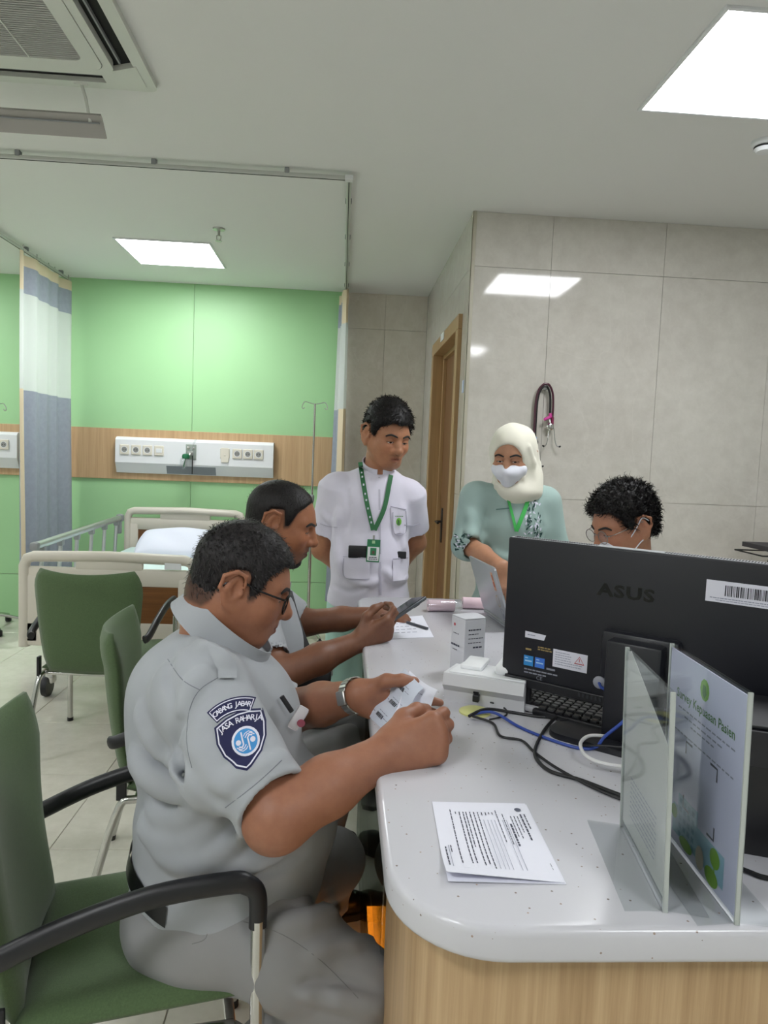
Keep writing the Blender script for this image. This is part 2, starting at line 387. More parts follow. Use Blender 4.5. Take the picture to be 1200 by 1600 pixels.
# air conditioner cassette
ac = thing('air_conditioner', 'white ceiling cassette air conditioner with open louvre flap', 'air conditioner', (-1.21, 2.355, CEIL))
def rrect(w_, h, r, n=5):
    out = []
    for cx, cy, a0 in ((w_/2-r, h/2-r, 0), (-w_/2+r, h/2-r, 90), (-w_/2+r, -h/2+r, 180), (w_/2-r, -h/2+r, 270)):
        for k in range(n+1): a = radians(a0+90*k/n); out.append((cx+r*cos(a), cy+r*sin(a)))
    return out
acm = mat('ac_plastic', 'd4d6cf', .45)
def frame_ring(m, outer, inner, z0, z1):
    n = len(outer); vs = [(x, y, z0) for x, y in outer]+[(x, y, z0) for x, y in inner]+[(x, y, z1) for x, y in outer]+[(x, y, z1) for x, y in inner]
    fs = []
    for i in range(n):
        j = (i+1) % n
        fs += [(i, j, n+j, n+i), (2*n+i, 3*n+i, 3*n+j, 2*n+j), (i, 2*n+i, 2*n+j, j), (n+i, n+j, 3*n+j, 3*n+i)]
    m.add(vs, fs)
m = MB(); S = .95
frame_ring(m, rrect(S, S, .03), rrect(.86, .86, .05), -.022, 0); 
frame_ring(m, rrect(.72, .72, .06), rrect(.66, .66, .05), -.03, 0)
for a in range(4):
    R = Matrix.Rotation(a*pi/2, 3, 'Z')
    m.prism([(.30, .36), (.44, .30), (.44, .44), (.30, .44)], (0, 0, 0), R @ V(1, 0, 0), R @ V(0, 1, 0), (0, 0, -1), .024)
m.obj('housing', acm, ac, True)
MB().box((0, 0, -.003), (.9, .9, .004)).obj('duct_opening', 'dark_gap', ac)
for a in range(4):
    R = Matrix.Rotation(a*pi/2, 3, 'Z')
    MB().box(R @ V(0, .385, -.012), (.6, .006, .012), 0, R).obj('air_vane', 'grey_plastic', ac)
g = MB(); frame_ring(g, rrect(.655, .655, .05), rrect(.54, .54, .03), -.032, -.008)
gr = g.obj('intake_grille', acm, ac, True)
slm = MB().box((0, 0, 0), (.54, .0045, .012), .001, seg=1).mesh('slat', mat('ac_slat', 'b9bab6', .5))
for k in range(46): shared('slat', slm, gr, (0, -.265+k*.0118, -.024))
for x in (-.09, .09): MB().box((x, 0, -.029), (.004, .54, .006)).obj('grille_rib', acm, gr)
MB().box((0, 0, -.006), (.54, .54, .003)).obj('filter', mat('ac_filter', '6f6f6c', .8), gr)
m = MB()
for k in range(5): m.box((-.16+k*.018, .30, -.0335), (.008, .006, .002))
m.obj('indicator_mark', 'grey_plastic', ac)
m = Flat().ring([(.33, .40), (.41, .40), (.41, .425), (.33, .425)], .002)
m.put('energy_label', mat('label_green', '58a468', .6), (0, 0, -.0245), (1, 0, 0), (0, -1, 0), ac)
# the flap that hangs open below the far outlet
fl = MB().sheet(lambda u, v: V(-.33+.6*u, .455+.02*v+.05*v*v, -.125-.055*v+.015*sin(pi*v)), 8, 6, .008).obj('louvre_flap', mat('flap_grey', 'a5a29e', .5), ac, True)
MB().box((-.03, .475, -.148), (.58, .006, .006), .002).obj('flap_hinge_rail', 'grey_plastic', fl)
MB().tube([(.20, .45, -.02), (.215, .455, -.07), (.225, .475, -.145)], .006, 8).box((.2, .45, -.02), (.05, .02, .014), .004).obj('flap_arm', acm, ac, True)
# curtain rails
rail = mat('rail_aluminium', 'c4c6c2', .45, .4)
TR = [('curtain_rail', 'white aluminium curtain rail with a corner bend in front of the bed bay', [(-5.0, 3.52), (-.015, 3.52), (-.015, 5.98)]),
      ('curtain_rail', 'white aluminium curtain rail carrying the wide grey curtain left of the bed', [(-2.235, 3.60), (-2.235, 5.98)])]
for nm, lb, pts in TR:
    t = thing(nm, lb, 'curtain rail', (pts[0][0], pts[0][1], CEIL-.03), group='curtain rails')
    q = [V(x-pts[0][0], y-pts[0][1], 0) for x, y in pts]; m = MB(); k = MB(); sl = MB()
    for a, b in zip(q, q[1:]):
        L = (b-a).length; d = (b-a)/L; R = Matrix.Rotation(atan2(d.y, d.x), 3, 'Z')
        m.box((a+b)/2, (L+.024, .024, .018), .004, R); sl.box((a+b)/2+V(0, 0, -.0095), (L-.03, .004, .002), 0, R)
        for s_ in np.arange(.35, L, .62):
            p = a+d*s_; k.box(p+V(0, 0, .016), (.022, .034, .026), .003, R)
    m.obj('rail_profile', rail, t); k.obj('ceiling_bracket', 'grey_plastic', t); sl.obj('glider_slot', 'dark_gap', t)
    if len(q) > 2: MB().box(q[1], (.04, .04, .024), .004).obj('corner_joint', 'white_plastic', t)
sp = thing('sprinkler', 'chrome fire sprinkler head hanging near the bed light', 'sprinkler', (-.80, 4.52, CEIL))
MB().lathe((0, 0, 0), [(.038, 0), (.036, -.008), (.014, -.014)], 18).obj('escutcheon', 'brushed_steel', sp, True)
MB().cyl((0, 0, -.012), (0, 0, -.045), .008).tube([(-.012, 0, -.04), (-.013, 0, -.062), (0, 0, -.075), (.013, 0, -.062), (.012, 0, -.04)], .003, 6).obj('yoke', 'brushed_steel', sp, True)
MB().lathe((0, 0, -.075), [(.02, .002), (.02, -.001), (.004, -.003)], 12).obj('deflector', 'brushed_steel', sp)
sd = thing('smoke_detector', 'white round smoke detector near the large ceiling panel', 'smoke detector', (1.68, 2.93, CEIL))
MB().lathe((0, 0, 0), [(.052, 0), (.052, -.012), (.046, -.02), (.04, -.02), (.04, -.03), (.03, -.042), (.012, -.045)], 24).obj('body', 'white_plastic', sd, True)
MB().lathe((0, 0, -.021), [(.0405, 0), (.0405, -.008)], 24).obj('sensor_slot', 'dark_gap', sd)
# ================================================================== BED BAY
def console(x0, x1, lb, sock, gas=None):
    W = x1-x0; t = thing('bedhead_console', lb, 'wall console', (x0, YW-.018, 1.24), group='bedhead consoles')
    prof = [(0, .295), (-.045, .29), (-.062, .27), (-.062, .085), (-.02, 0), (0, 0)]
    MB().prism(prof, (0, 0, 0), (0, 1, 0), (0, 0, 1), (1, 0, 0), W).obj('housing', 'white_plastic', t)
    for s_, kind in sock:
        s0 = MB().box((s_, -.066, .19), (.078, .012, .082), .006).obj('socket_plate' if kind == 's' else 'switch_plate', 'ivory_plastic', t)
        if kind == 's':
            MB().lathe((s_, -.072, .19), [(.026, 0), (.026, -.002), (.022, -.001), (.02, .002)], 20, (0, 1, 0)).obj('socket_ring', 'white_plastic', s0, True)
            MB().lathe((s_, -.0722, .19), [(.0215, 0), (.0215, -.0012)], 20, (0, 1, 0)).obj('socket_well', mat('socket_well_grey', '8b8b88', .6), s0)
            m = MB(); m.box((s_-.009, -.0737, .19), (.006, .002, .006), .002).box((s_+.009, -.0737, .19), (.006, .002, .006), .002); m.obj('socket_hole', 'dark_gap', s0)
        elif kind == 'w':
            MB().box((s_, -.0725, .19), (.048, .004, .034), .002).obj('rocker', 'white_plastic', s0)
        else:
            MB().box((s_, -.071, .175), (.062, .004, .12), .003).box((s_, -.0735, .175), (.016, .004, .012), .002).obj('data_cover', 'ivory_plastic', s0)
    if gas:
        o = MB().box((gas, -.064, .19), (.085, .008, .125), .003).obj('gas_outlet_plate', mat('outlet_grey', '9aa39a', .4), t)
        for dx in (-.02, .02): MB().lathe((gas+dx, -.068, .225), [(.011, 0), (.011, -.006), (.006, -.007)], 12, (0, 1, 0)).obj('gas_outlet', 'chrome', o, True)
        MB().prism([(.0, .0), (.40, 0), (.40, .072), (.0, .072)], (gas-.20, -.0235, .006), (1, 0, 0), V(0, -.042, .085).normalized(), V(0, -.085, -.042).normalized(), .003).obj('grey_insert', mat('insert_grey', '84898f', .4), t)
    return t
console(-1.85, -.57, 'white bedhead console with seven outlets and green flowmeter above the bed', [(.075, 's'), (.167, 's'), (.259, 's'), (.352, 'w'), (.885, 'd'), (.985, 's'), (1.072, 's'), (1.16, 's')], .61)
console(-3.9, -2.63, 'white bedhead console at left edge behind the grey curtain', [(1.17, 's'), (.9, 's'), (.81, 's'), (.1, 's'), (.2, 's')])
fm = thing('oxygen_flowmeter', 'green capped oxygen flowmeter plugged into the bedhead console', 'flowmeter', (-1.24, YW-.1, 1.42))
MB().tube([(0, .01, .0), (0, -.02, 0), (0, -.03, -.02)], .012, 10).box((0, -.015, .0), (.05, .03, .03), .008).obj('valve_body', 'brushed_steel', fm, True)
MB().tube([(0, -.02, 0), (.03, -.03, .08), (.05, -.03, .12)], .008, 8).obj('flow_tube', 'clear_plastic', fm, True)
gm = mat('flow_green', '1d6b45', .4)
MB().lathe((-.03, -.035, -.04), [(.028, -.006), (.032, .012), (.026, .03), (.012, .036)], 16).obj('green_cap', gm, fm, True)
MB().lathe((-.045, -.04, -.13), [(.026, 0), (.03, .01), (.03, .07), (.022, .09)], 16).obj('humidifier_jar', 'clear_plastic', fm, True)
MB().tube([(-.03, -.035, -.03), (-.045, -.04, -.11)], .005, 6).obj('dip_tube', gm, fm)
MB().cyl((.02, -.02, -.02), (.02, -.02, -.17), .004).obj('key_cord', 'black_plastic', fm)
def curtain(x, y0, y1, folds, amp, lb, seed, ztop=CEIL-.05, zbot=.22):
    t = thing('bed_curtain', lb, 'curtain', (x, (y0+y1)/2, zbot), group='bed bay curtains'); L = y1-y0; H_ = ztop-zbot
    def fn(z0, z1, ylo=0, yhi=1):
        def g(u, v):
            q = ylo+(yhi-ylo)*u; z = z0+(z1-z0)*v; a = amp*(.55+.45*(1-z/H_))*(.6+.4*sin(seed+7*q))
            return V(a*sin(2*pi*folds*(q+.03*sin(9*q+seed))), -L/2+L*q+.01*sin(2.3*z+seed), z)
        return g
    n = max(24, int(folds*14))
    lo, mid, hi = 0, H_-.93+.0, H_-.26
    def band(nm, m, z0, z1, par=t, ya=0, yb=1, nv=10): return MB().sheet(fn(z0, z1, ya, yb), n if yb-ya > .5 else 4, nv, .003).obj(nm, m, par, 60)
    e = .05 if L > .5 else .22
    band('grey_drape', 'curtain_grey', lo, mid, ya=e, yb=1); band('cream_edge', 'curtain_cream', lo, mid, ya=0, yb=e)
    band('sheer_panel', 'curtain_sheer', mid, hi); band('grey_band', 'curtain_grey', hi, H_-.075, ya=e, yb=1, nv=3); band('cream_edge', 'curtain_cream', hi, H_-.075, ya=0, yb=e, nv=3)
    band('cream_heading', 'curtain_cream', H_-.075, H_, nv=2)
    hk = MB().tube([V(0, 0, 0)+V(.0, .008*cos(a), .03+.012*sin(a)) for a in np.linspace(0, 2*pi, 9)], .002, 5).cyl((0, 0, -.03), (0, 0, .02), .0015, n=5).mesh('hook', 'chrome')
    k = max(3, int(L/.11)); f = fn(0, H_)
    for i in range(k):
        p = f((i+.3)/k, 1); shared('hook', hk, t, p)
    return t
curtain(-2.235, 5.06, 5.99, 4.5, .045, 'wide grey and white privacy curtain left of the bed', 1.0)
curtain(-.03, 5.67, 5.99, 3.2, .075, 'narrow bunched privacy curtain on the right of the bed bay', 2.2)
def iv_pole(x, y, lb, h, rz):
    t = thing('iv_pole', lb, 'drip stand', (x, y, 0), rz, group='drip stands')
    MB().cyl((0, 0, .1), (0, 0, 1.12), .0125).obj('outer_tube', 'chrome', t, True); MB().cyl((0, 0, 1.1), (0, 0, h), .008).obj('inner_tube', 'chrome', t, True)
    MB().lathe((0, 0, 1.1), [(.016, -.02), (.018, 0), (.018, .03), (.01, .04)], 12).obj('clamp_collar', 'grey_plastic', t, True)
    MB().lathe((-.022, 0, 1.115), [(.008, .0), (.017, .004), (.017, .018), (.01, .022)], 12, (-1, 0, 0)).obj('clamp_knob', 'black_plastic', t, True)
    for s_ in (-1, 1):
        q = [V(0, 0, h-.005), V(s_*.04, 0, h+.004), V(s_*.075, 0, h+.012), V(s_*.09, 0, h-.005), V(s_*.098, 0, h-.03), V(s_*.088, 0, h-.042), V(s_*.078, 0, h-.03)]
        MB().tube(spline(q, 4), .0035, 6).obj('hook', 'chrome', t, True)
    for k in range(5):
        a = 2*pi*k/5; e = V(.26*cos(a), .26*sin(a), .06)
        l_ = MB().tube([V(0, 0, .12), V(.12*cos(a), .12*sin(a), .10), e], .012, 8).obj('base_leg', 'chrome', t, True)
        MB().lathe(e+V(0, 0, -.06), [(.02, .004), (.024, .012), (.024, .045), (.01, .055)], 10).obj('castor', 'black_plastic', l_, True)
iv_pole(-.225, 5.55, 'slim chrome drip stand between the bed and narrow curtain', 1.84, .1)
iv_pole(-2.66, 5.6, 'chrome drip stand at left edge beyond the wide curtain', 1.73, .3)
# bed --------------------------------------------------------------
bed = thing('hospital_bed', 'cream hospital bed with wood panel inserts and folding side rail', 'bed', (-1.25, 4.9, 0))
BW = .97
def bed_board(name, y, ztop, zbot, handle):
    b = MB(); W = BW
    out = rrect(W, ztop-zbot, .06); zc = (ztop+zbot)/2
    # outer frame pieces around the hand slots and the wood insert
    H_ = ztop-zbot
    b.tube([V(-W/2+.03, y, zbot), V(-W/2+.03, y, ztop-.07), V(-W/2+.045, y, ztop-.035), V(-W/2+.08, y, ztop-.022), V(0, y, ztop-.012), V(W/2-.08, y, ztop-.022), V(W/2-.045, y, ztop-.035), V(W/2-.03, y, ztop-.07), V(W/2-.03, y, zbot)], .030, 10, flat=1.0)
    b.box((0, y, ztop-.125), (W-.10, .03, .10), .014)             # rail under the slots
    b.box((.0, y, ztop-.06), (.36 if not handle else .40, .028, .06), .008)
    b.box((-W/2+.065, y, zc-.05), (.10, .036, H_-.14), .014).box((W/2-.065, y, zc-.05), (.10, .036, H_-.14), .014)
    b.box((0, y, zbot+.075), (W-.06, .036, .14), .014)
    # dipped centre of the upper rail
    b.prism([(-.14, 0), (-.06, -.065), (.06, -.065), (.14, 0)], (0, y-.015, ztop-.170), (1, 0, 0), (0, 0, 1), (0, 1, 0), .03)
    ob = b.obj(name, 'bed_plastic', bed, True)
    MB().bx((-W/2+.07, y-.008, zbot+.10), (W/2-.07, y+.008, ztop-.13), .002).obj('wood_insert', 'bed_wood', ob)
    return ob
fbd = bed_board('footboard', -.95, .86, .34, False); hbd = bed_board('headboard', .93, .965, .42, True)
MB().bx((.30, -.975, .79), (.39, -.966, .83), .002).obj('name_card', 'white_plastic', fbd)
m = MB()
for k in (-1, 0, 1): m.cyl((k*.035, -.9665, .715), (k*.035, -.964, .715), .005)
m.obj('screw_hole', 'grey_plastic', fbd)
MB().bx((-.44, -.9, .44), (.44, .88, .52), .01).obj('bed_frame', 'bed_plastic', bed)
MB().box((0, -.01, .59), (.86, 1.76, .14), .04, seg=3).obj('mattress', 'mattress_sheet', bed, True)
for x in (-.38, .38):
    for y in (-.78, .76):
        lg = MB().cyl((x, y, .46), (x, y, .13), .022).obj('leg', 'bed_plastic', bed, True)
        MB().lathe((x-.02, y, .065), [(.025, -.018), (.062, -.016), (.065, 0), (.062, .016), (.025, .018)], 18, (1, 0, 0)).obj('castor_wheel', 'black_plastic', lg, True)
        MB().box((x, y, .11), (.05, .06, .06), .012).obj('castor_fork', 'chrome', lg, True)
def siderail(x):
    r = MB().tube([V(x, -.80, .875), V(x, .70, .90)], .022, 12, flat=1.0).obj('side_rail', 'aluminium', bed, True)
    MB().box((x, -.82, .873), (.05, .05, .05), .016).obj('rail_end_cap', 'grey_plastic', r, True); MB().box((x, .72, .90), (.055, .06, .06), .018).obj('rail_end_cap', 'grey_plastic', r, True)
    for k in range(6):
        y = -.72+k*.27; z = .875+.025*(y+.8)/1.5
        ps = MB().cyl((x, y, z-.04), (x, y-.05, .50), .0125, n=10).obj('rail_post', 'aluminium', r, True)
        MB().box((x, y, z-.03), (.036, .04, .04), .008).obj('rail_clamp', 'grey_plastic', r, True)
    MB().box((x, -.08, .50), (.03, 1.5, .045), .008).obj('rail_base', 'aluminium', r)
    MB().box((x, .70, .83), (.034, .04, .10), .008).obj('latch', 'grey_plastic', r, True)
siderail(-.455)
def pillow_obj():
    t = MB()
    def g(s_):
        def f(u, v):
            x, y = (u-.5)*2, (v-.5)*2; e = max(0, (1-abs(x)**2.6))*max(0, (1-abs(y)**2.6))
            return V(.32*x*(1-.06*y*y), .21*y*(1-.06*x*x), s_*.075*e**.45+.012*sin(5*x+2*y)*e)
        return f
    for s_ in (1, -1):
        n = 26; vs = [g(s_)(i/n, j/n) for i in range(n+1) for j in range(n+1)]
        fs = [(i*(n+1)+j, (i+1)*(n+1)+j, (i+1)*(n+1)+j+1, i*(n+1)+j+1) for i in range(n) for j in range(n)]
        t.add(vs, fs if s_ > 0 else [f[::-1] for f in fs])
    o = t.obj('pillow', 'pillow_cotton', None, 80); o.location = (-1.20, 5.45, .735); o.rotation_euler = (.35, 0, .05)
    tag(o, 'white pillow propped at the head of the bed', 'pillow')
pillow_obj()
# ================================================================== CHAIRS
def make_chair():
    t = thing('armchair', 'x', 'chair', group='green fabric armchairs')
    # local: faces +y
    def seat(u, v):
        x = (u-.5)*.48*(1-.06*(1-v)); y = -.22+.47*v
        return V(x, y, .43-.018*(1-((u-.5)*2)**2)+.02*v-.05*max(0, v-.82)**2*30*.18-.012)
    MB().sheet(seat, 14, 16, lambda u, v: .055*(max(0, min(1, u*9, (1-u)*9, v*9, (1-v)*9)))**.5+.006).obj('seat', 'green_fabric', t, 75)
    def back(u, v):
        s_ = (u-.5)*2; cr = min(1, max(0, (v-.78)/.22)); cb = min(1, max(0, (.14-v)/.14))
        w_ = (.205+.045*v**.8)*(1-.16*cr**2.6)*(1-.06*cb)
        ztop = .475*v*(1+.0) - .0 + .016*cr*(s_*s_)
        y = -.225-.02*sin(pi*min(1, v*1.25))+(-.10)*v**1.6+.055*s_*s_*(.25+.75*v)
        return V(w_*s_, y, .40+ztop)
    MB().sheet(back, 16, 20, lambda u, v: .045*(max(0, min(1, u*8, (1-u)*8, v*8, (1-v)*8)))**.5+.008).obj('backrest', 'green_fabric', t, 75)
    for s_ in (-1, 1):
        x = s_*.272
        fl_ = MB().tube([V(x, .215, .01), V(x, .205, .60)], .0135, 12).obj('front_leg', 'chrome', t, True)
        MB().cyl((x, .215, 0), (x, .215, .018), .015).obj('foot_cap', 'black_plastic', fl_)
        q = [V(x, .205, .585), V(x, .203, .645), V(x, .185, .668), V(x, .15, .676), V(x, .02, .668), V(x, -.12, .632), V(x*.985, -.235, .585), V(x*.94, -.262, .575)]
        MB().tube(spline(q, 6), [.0165]*0+[.0165+.004*min(1, max(0, (i-6)/10)) for i in range(len(spline(q, 6)))], 12, flat=.75, up=(1, 0, 0)).obj('armrest', 'black_plastic', t, True)
        rl = MB().tube(spline([V(s_*.225, .17, .36), V(s_*.23, .0, .372), V(s_*.23, -.19, .385), V(s_*.235, -.25, .34), V(s_*.255, -.34, .01)], 5), .0125, 10).obj('rear_leg', 'chrome', t, True)
        MB().cyl((s_*.2555, -.342, 0), (s_*.255, -.34, .018), .015).obj('foot_cap', 'black_plastic', rl)
        MB().tube([V(s_*.225, .17, .36), V(s_*.25, .20, .355), V(x, .21, .345)], .0105, 8).obj('leg_bracket', 'chrome', t, True)
        MB().box((s_*.232, -.235, .43), (.012, .03, .09), .003).obj('back_bracket', 'black_plastic', t)
    MB().cyl((-.225, .165, .36), (.225, .165, .36), .0105).obj('cross_bar', 'chrome', t, True); MB().cyl((-.23, -.19, .385), (.23, -.19, .385), .0105).obj('cross_bar', 'chrome', t, True)
    return t
ch0 = make_chair()
chair_spots = [((-.385, 1.47), radians(-90+13), 'green fabric armchair nearest the camera with the grey-shirted officer seated'),
               ((-.43, 2.385), radians(-90+8), 'green fabric armchair under the bearded man with the shoulder bag'),
               ((-1.12, 3.53), radians(-2), 'empty green fabric armchair standing in front of the bed footboard')]
for i, ((x, y), rz, lb) in enumerate(chair_spots):
    c = ch0 if i == 0 else copy_tree(ch0)
    c.location = (x, y, 0); c.rotation_euler = (0, 0, rz); c['label'] = lb
# ================================================================== COUNTER
DZT = .91; DX = .077; DYN = .775; DYF = 2.735
ctr = thing('reception_counter', 'wood laminate counter base under the white worktop', 'counter', (DX, DYN, 0))
def L(x, y, z=0): return V(x-DX, y-DYN, z)
XI = .86; YI = 1.62; XE = 2.3
bodym = MB(); bodym.bx(L(DX+.16, DYN+.02, .1), L(XE, DYN+.05, DZT-.045))
# curved laminate front: runs along the near side and round the corner
def arc_wall(m, pts, z0, z1, th):
    n = len(pts)
    vs = []
    for i, p in enumerate(pts):
        a = pts[max(i-1, 0)]; b = pts[min(i+1, n-1)]; t_ = (b-a).normalized(); nn = V(-t_.y, t_.x, 0)
        for off in (0, th):
            for z in (z0, z1): q = p+nn*off; vs.append(V(q.x, q.y, z))
    fs = []
    for i in range(n-1):
        a, b = i*4, i*4+4; fs += [(a, b, b+1, a+1), (a+2, a+3, b+3, b+2), (a+1, b+1, b+3, a+3), (a, a+2, b+2, b)]
    fs += [(0, 1, 3, 2), (4*n-4, 4*n-2, 4*n-1, 4*n-3)]
    m.add(vs, fs)
cx, cy, r_ = DX+.035+.14, DYN+.03+.14, .14
path = [L(DX+.035, DYN+.50)]+[L(cx-r_*cos(a), cy-r_*sin(a)) for a in np.linspace(0, pi/2, 12)]+[L(XE, cy-r_)]
bm_ = MB(); arc_wall(bm_, path, .09, DZT-.045, .02); bm_.obj('front_panel', 'desk_wood', ctr, 50)
MB().bx(L(XE-.02, DYN+.05, .0), L(XE, YI, DZT-.045)).bx(L(.86, YI-.02, 0), L(.88, DYN+.06, DZT-.045)).obj('side_panel', 'desk_wood', ctr)
MB().bx(L(DX+.16, DYF-.06, 0), L(XI-.05, DYF-.04, DZT-.045)).obj('end_panel', 'desk_wood', ctr)
MB().bx(L(DX+.34, 1.15, 0), L(DX+.36, DYF-.06, DZT-.045)).obj('modesty_panel', 'desk_wood', ctr)
MB().bx(L(DX+.10, DYN+.09, 0), L(XE-.03, DYN+.11, .09)).bx(L(DX+.09, DYN+.1, 0), L(DX+.11, 1.15, .09)).obj('toe_kick', 'black_plastic', ctr)
MB().bx(L(DX+.03, 1.30, .0), L(DX+.042, DYF-.05, DZT-.05), .001).obj('glass_panel', 'desk_glass', ctr)
MB().bx(L(DX+.06, .98, .10), L(DX+.075, DYF-.07, DZT-.05)).obj('side_board', mat('glossy_brown', '9a8468', .12), ctr)
MB().bx(L(DX+.045, 1.0, .090), L(DX+.075, 2.05, .098)).obj('led_strip', 'amber_led', ctr)
def top_outline():
    def corner(cx, cy, r, a0, a1, n=12): return [(cx+r*cos(radians(a0+(a1-a0)*k/n)), cy+r*sin(radians(a0+(a1-a0)*k/n))) for k in range(n+1)]
    p = corner(DX+.14, DYN+.14, .14, 180, 270)+[(XE, DYN), (XE, YI)]+corner(XI+.06, YI+.06, .06, 270, 180, 6)+corner(XI-.1, DYF-.1, .1, 0, 90)+corner(DX+.09, DYF-.09, .09, 90, 180)
    return p
wt = MB(); pl = top_outline()
bm = bmesh.new(); vs = [bm.verts.new((x-DX, y-DYN, 0)) for x, y in pl]; f = bm.faces.new(vs)
ex = bmesh.ops.extrude_face_region(bm, geom=[f]); bmesh.ops.translate(bm, vec=(0, 0, .045), verts=[v for v in ex['geom'] if isinstance(v, bmesh.types.BMVert)])
bmesh.ops.recalc_face_normals(bm, faces=bm.faces)
ed = [e for e in bm.edges if abs(e.verts[0].co.z-e.verts[1].co.z) < 1e-6]
bmesh.ops.bevel(bm, geom=ed, offset=.010, segments=4, profile=.5, affect='EDGES')
me = bpy.data.meshes.new('counter_worktop'); bm.to_mesh(me); bm.free(); me.materials.append(MATS['worktop_white']); shade(me, 30)
wto = link('counter_worktop', me); wto.location = (DX, DYN, DZT-.045); tag(wto, 'glossy white speckled worktop with a rounded corner on the counter', 'worktop')
# ================================================================== THINGS ON THE COUNTER
ZT = DZT
# all-in-one computer seen from the back -----------------------------
ML, MR = V(.382, 1.55, 0), V(.800, 1.205, 0)
mu = (MR-ML).normalized(); mn = V(mu.y, -mu.x, 0)      # mn points at the camera side (the back of the screen)
if mn.y > 0: mn = -mn
MW = (MR-ML).length; mc = (ML+MR)/2
rzm = atan2(mu.y, mu.x)
pc = thing('desktop_computer', 'black all-in-one computer seen from behind with stickers and thick stand', 'computer', (mc.x, mc.y, ZT), rzm)
# local: x along the screen, -y towards the camera (back), z up
z0, z1 = .052, .377
shell = MB().box((0, 0, (z0+z1)/2), (MW, .036, z1-z0), .004, seg=3).obj('screen_housing', mat('pc_black', '15161d', .45, bump=.02, bscale=700), pc, True)
MB().box((0, .0185, (z0+z1)/2+.01), (MW-.01, .002, z1-z0-.03)).obj('screen', mat('screen_glass', '0a0b0d', .1), pc)
gm_ = MB(); 
for k in range(int(MW/.0052)):
    x = -MW/2+.012+k*.0052
    if -.075 < x < .055: continue
    gm_.box((x, -.003, z1+.0008), (.0026, .016, .001))
MB().box((0, -.001, z1+.0002), (MW-.01, .027, .0012)).obj('vent_plate', mat('pc_silver', 'b4b6bc', .4, .2), shell)
gm_.obj('vent_slots', 'dark_gap', shell); shell.children[-1]['kind'] = 'stuff'
MB().box((0, -.020, z0+.012), (MW-.02, .006, .02), .002).obj('port_ledge', 'black_plastic', shell)
m = MB()
for k in range(16): m.box((-.06+k*.009-.03, -.0235, z0+.014), (.004, .002, .008))
m.obj('port_marks', mat('port_grey', '33343a', .5), shell)['kind'] = 'stuff'
fb = lambda: None
def on_back(fl_, nm, m, x, z, par=shell, lift=.0006, y=-.0182):
    return fl_.put(nm, m, (x, y, z), (1, 0, 0), (0, 0, 1), par, lift)
on_back(Flat().text('ASUS', .034, spacing=1.1, bold=.0012, xs=1.35), 'logo', mat('logo_black', '050507', .15), -.01, .29)
wl = mat('label_white', 'd9d9e4', .5)
lab = MB().box((.205, -.0188, .318), (.135, .001, .040), 0).obj('barcode_label', wl, shell)
bc = Flat(); x = -.035
random.seed(9)
while x < .045:
    w_ = random.choice((.0008, .0008, .0014, .002)); bc.rect(x, -.007, x+w_, .013); x += w_+random.choice((.0008, .0012, .002))
on_back(bc, 'barcode', mat('barcode_ink', '1c1c28', .7), .205, .318, lab, .0003, -.0194)
on_back(Flat().dashes(-.06, .06, -.012, .0016, .003, .007, .001).dashes(-.05, .04, -.016, .0012, .003, .007, .001), 'small_print', 'ink_light', .205, .318, lab, .0003, -.0194)
lx = -MW/2
s1 = on_back(Flat().poly([(0, 0), (.044, -.0), (.048, .012), (.0, .014)]), 'small_label', wl, lx+.052, .163); on_back(Flat().dashes(.006, .024, .007, .002), 'small_print', 'ink_light', lx+.052, .163, s1, .0009)
s2 = on_back(Flat().rect(0, 0, .075, .038), 'warning_label', wl, lx+.118, .112)
on_back(Flat().ring([(.048, .016), (.068, .016), (.058, .031)], .002).rect(.0573, .02, .0587, .027), 'warning_triangle', mat('warn_red', 'c23a48', .6), lx+.118, .112, s2, .0009)
q = Flat()
for k in range(6): q.dashes(.005, .04 if k < 4 else .065, .032-k*.005, .0014, .003, .008, .001)
on_back(q, 'small_print', 'ink_light', lx+.118, .112, s2, .0009)
for k, c in enumerate(('2f86c8', '3d74d0')):
    b_ = on_back(Flat().rect(0, 0, .022, .022), 'badge', mat('badge_blue_%d' % k, c, .4), lx+.052+k*.026, .102)
    on_back(Flat().rect(.003, .009, .019, .012).rect(.003, .016, .01, .018), 'badge_print', mat('badge_pale', 'a9d0ee', .5), lx+.052+k*.026, .102, b_, .0009)
on_back(Flat().dashes(.055, .075, .138, .004, .012, .016).dashes(.083, .115, .147, .0028, .004, .009).dashes(.083, .115, .142, .0028, .004, .009), 'gold_print', mat('gold_ink', '9a8656', .5), lx, 0)
on_back(Flat().dashes(.054, .13, .094, .003, .006, .014).dashes(.054, .11, .087, .003, .006, .012).dashes(.105, .13, .104, .004, .01, .02).text('CE', .012, (.09, .079)), 'approval_marks', mat('grey_ink', '8b8d98', .6), lx, 0)
# stand
sn = MB().box((.03, -.055, .105), (.105, .05, .20), .006).obj('stand_column', mat('stand_black', '1b1c22', .38), pc, True)
MB().box((.03, -.03, .165), (.15, .03, .10), .01).obj('stand_mount', 'stand_black', pc, True)
MB().lathe((.03, -.0755, .115), [(.024, .001), (.026, .003)], 22, (0, 1, 0)).obj('cable_hole', 'dark_gap', sn)
def basef():
    m = MB(); poly = rrect(.30, .21, .035)
    m.prism(poly, (.03, -.02, 0), (1, 0, 0), (0, 1, 0), (0, 0, 1), .012); return m.obj('stand_base', 'stand_black', pc, 40)
basef()
MB().lathe((-.05, -.016, .10), [(.013, .002), (.013, -.006), (.009, -.009)], 14, (0, 1, 0)).obj('network_port', mat('plug_grey', '9a9ca6', .4), shell, True)
MB().box((lx+.06, -.012, z0-.02), (.022, .014, .07), .004).obj('hanging_adapter', 'black_plastic', pc)
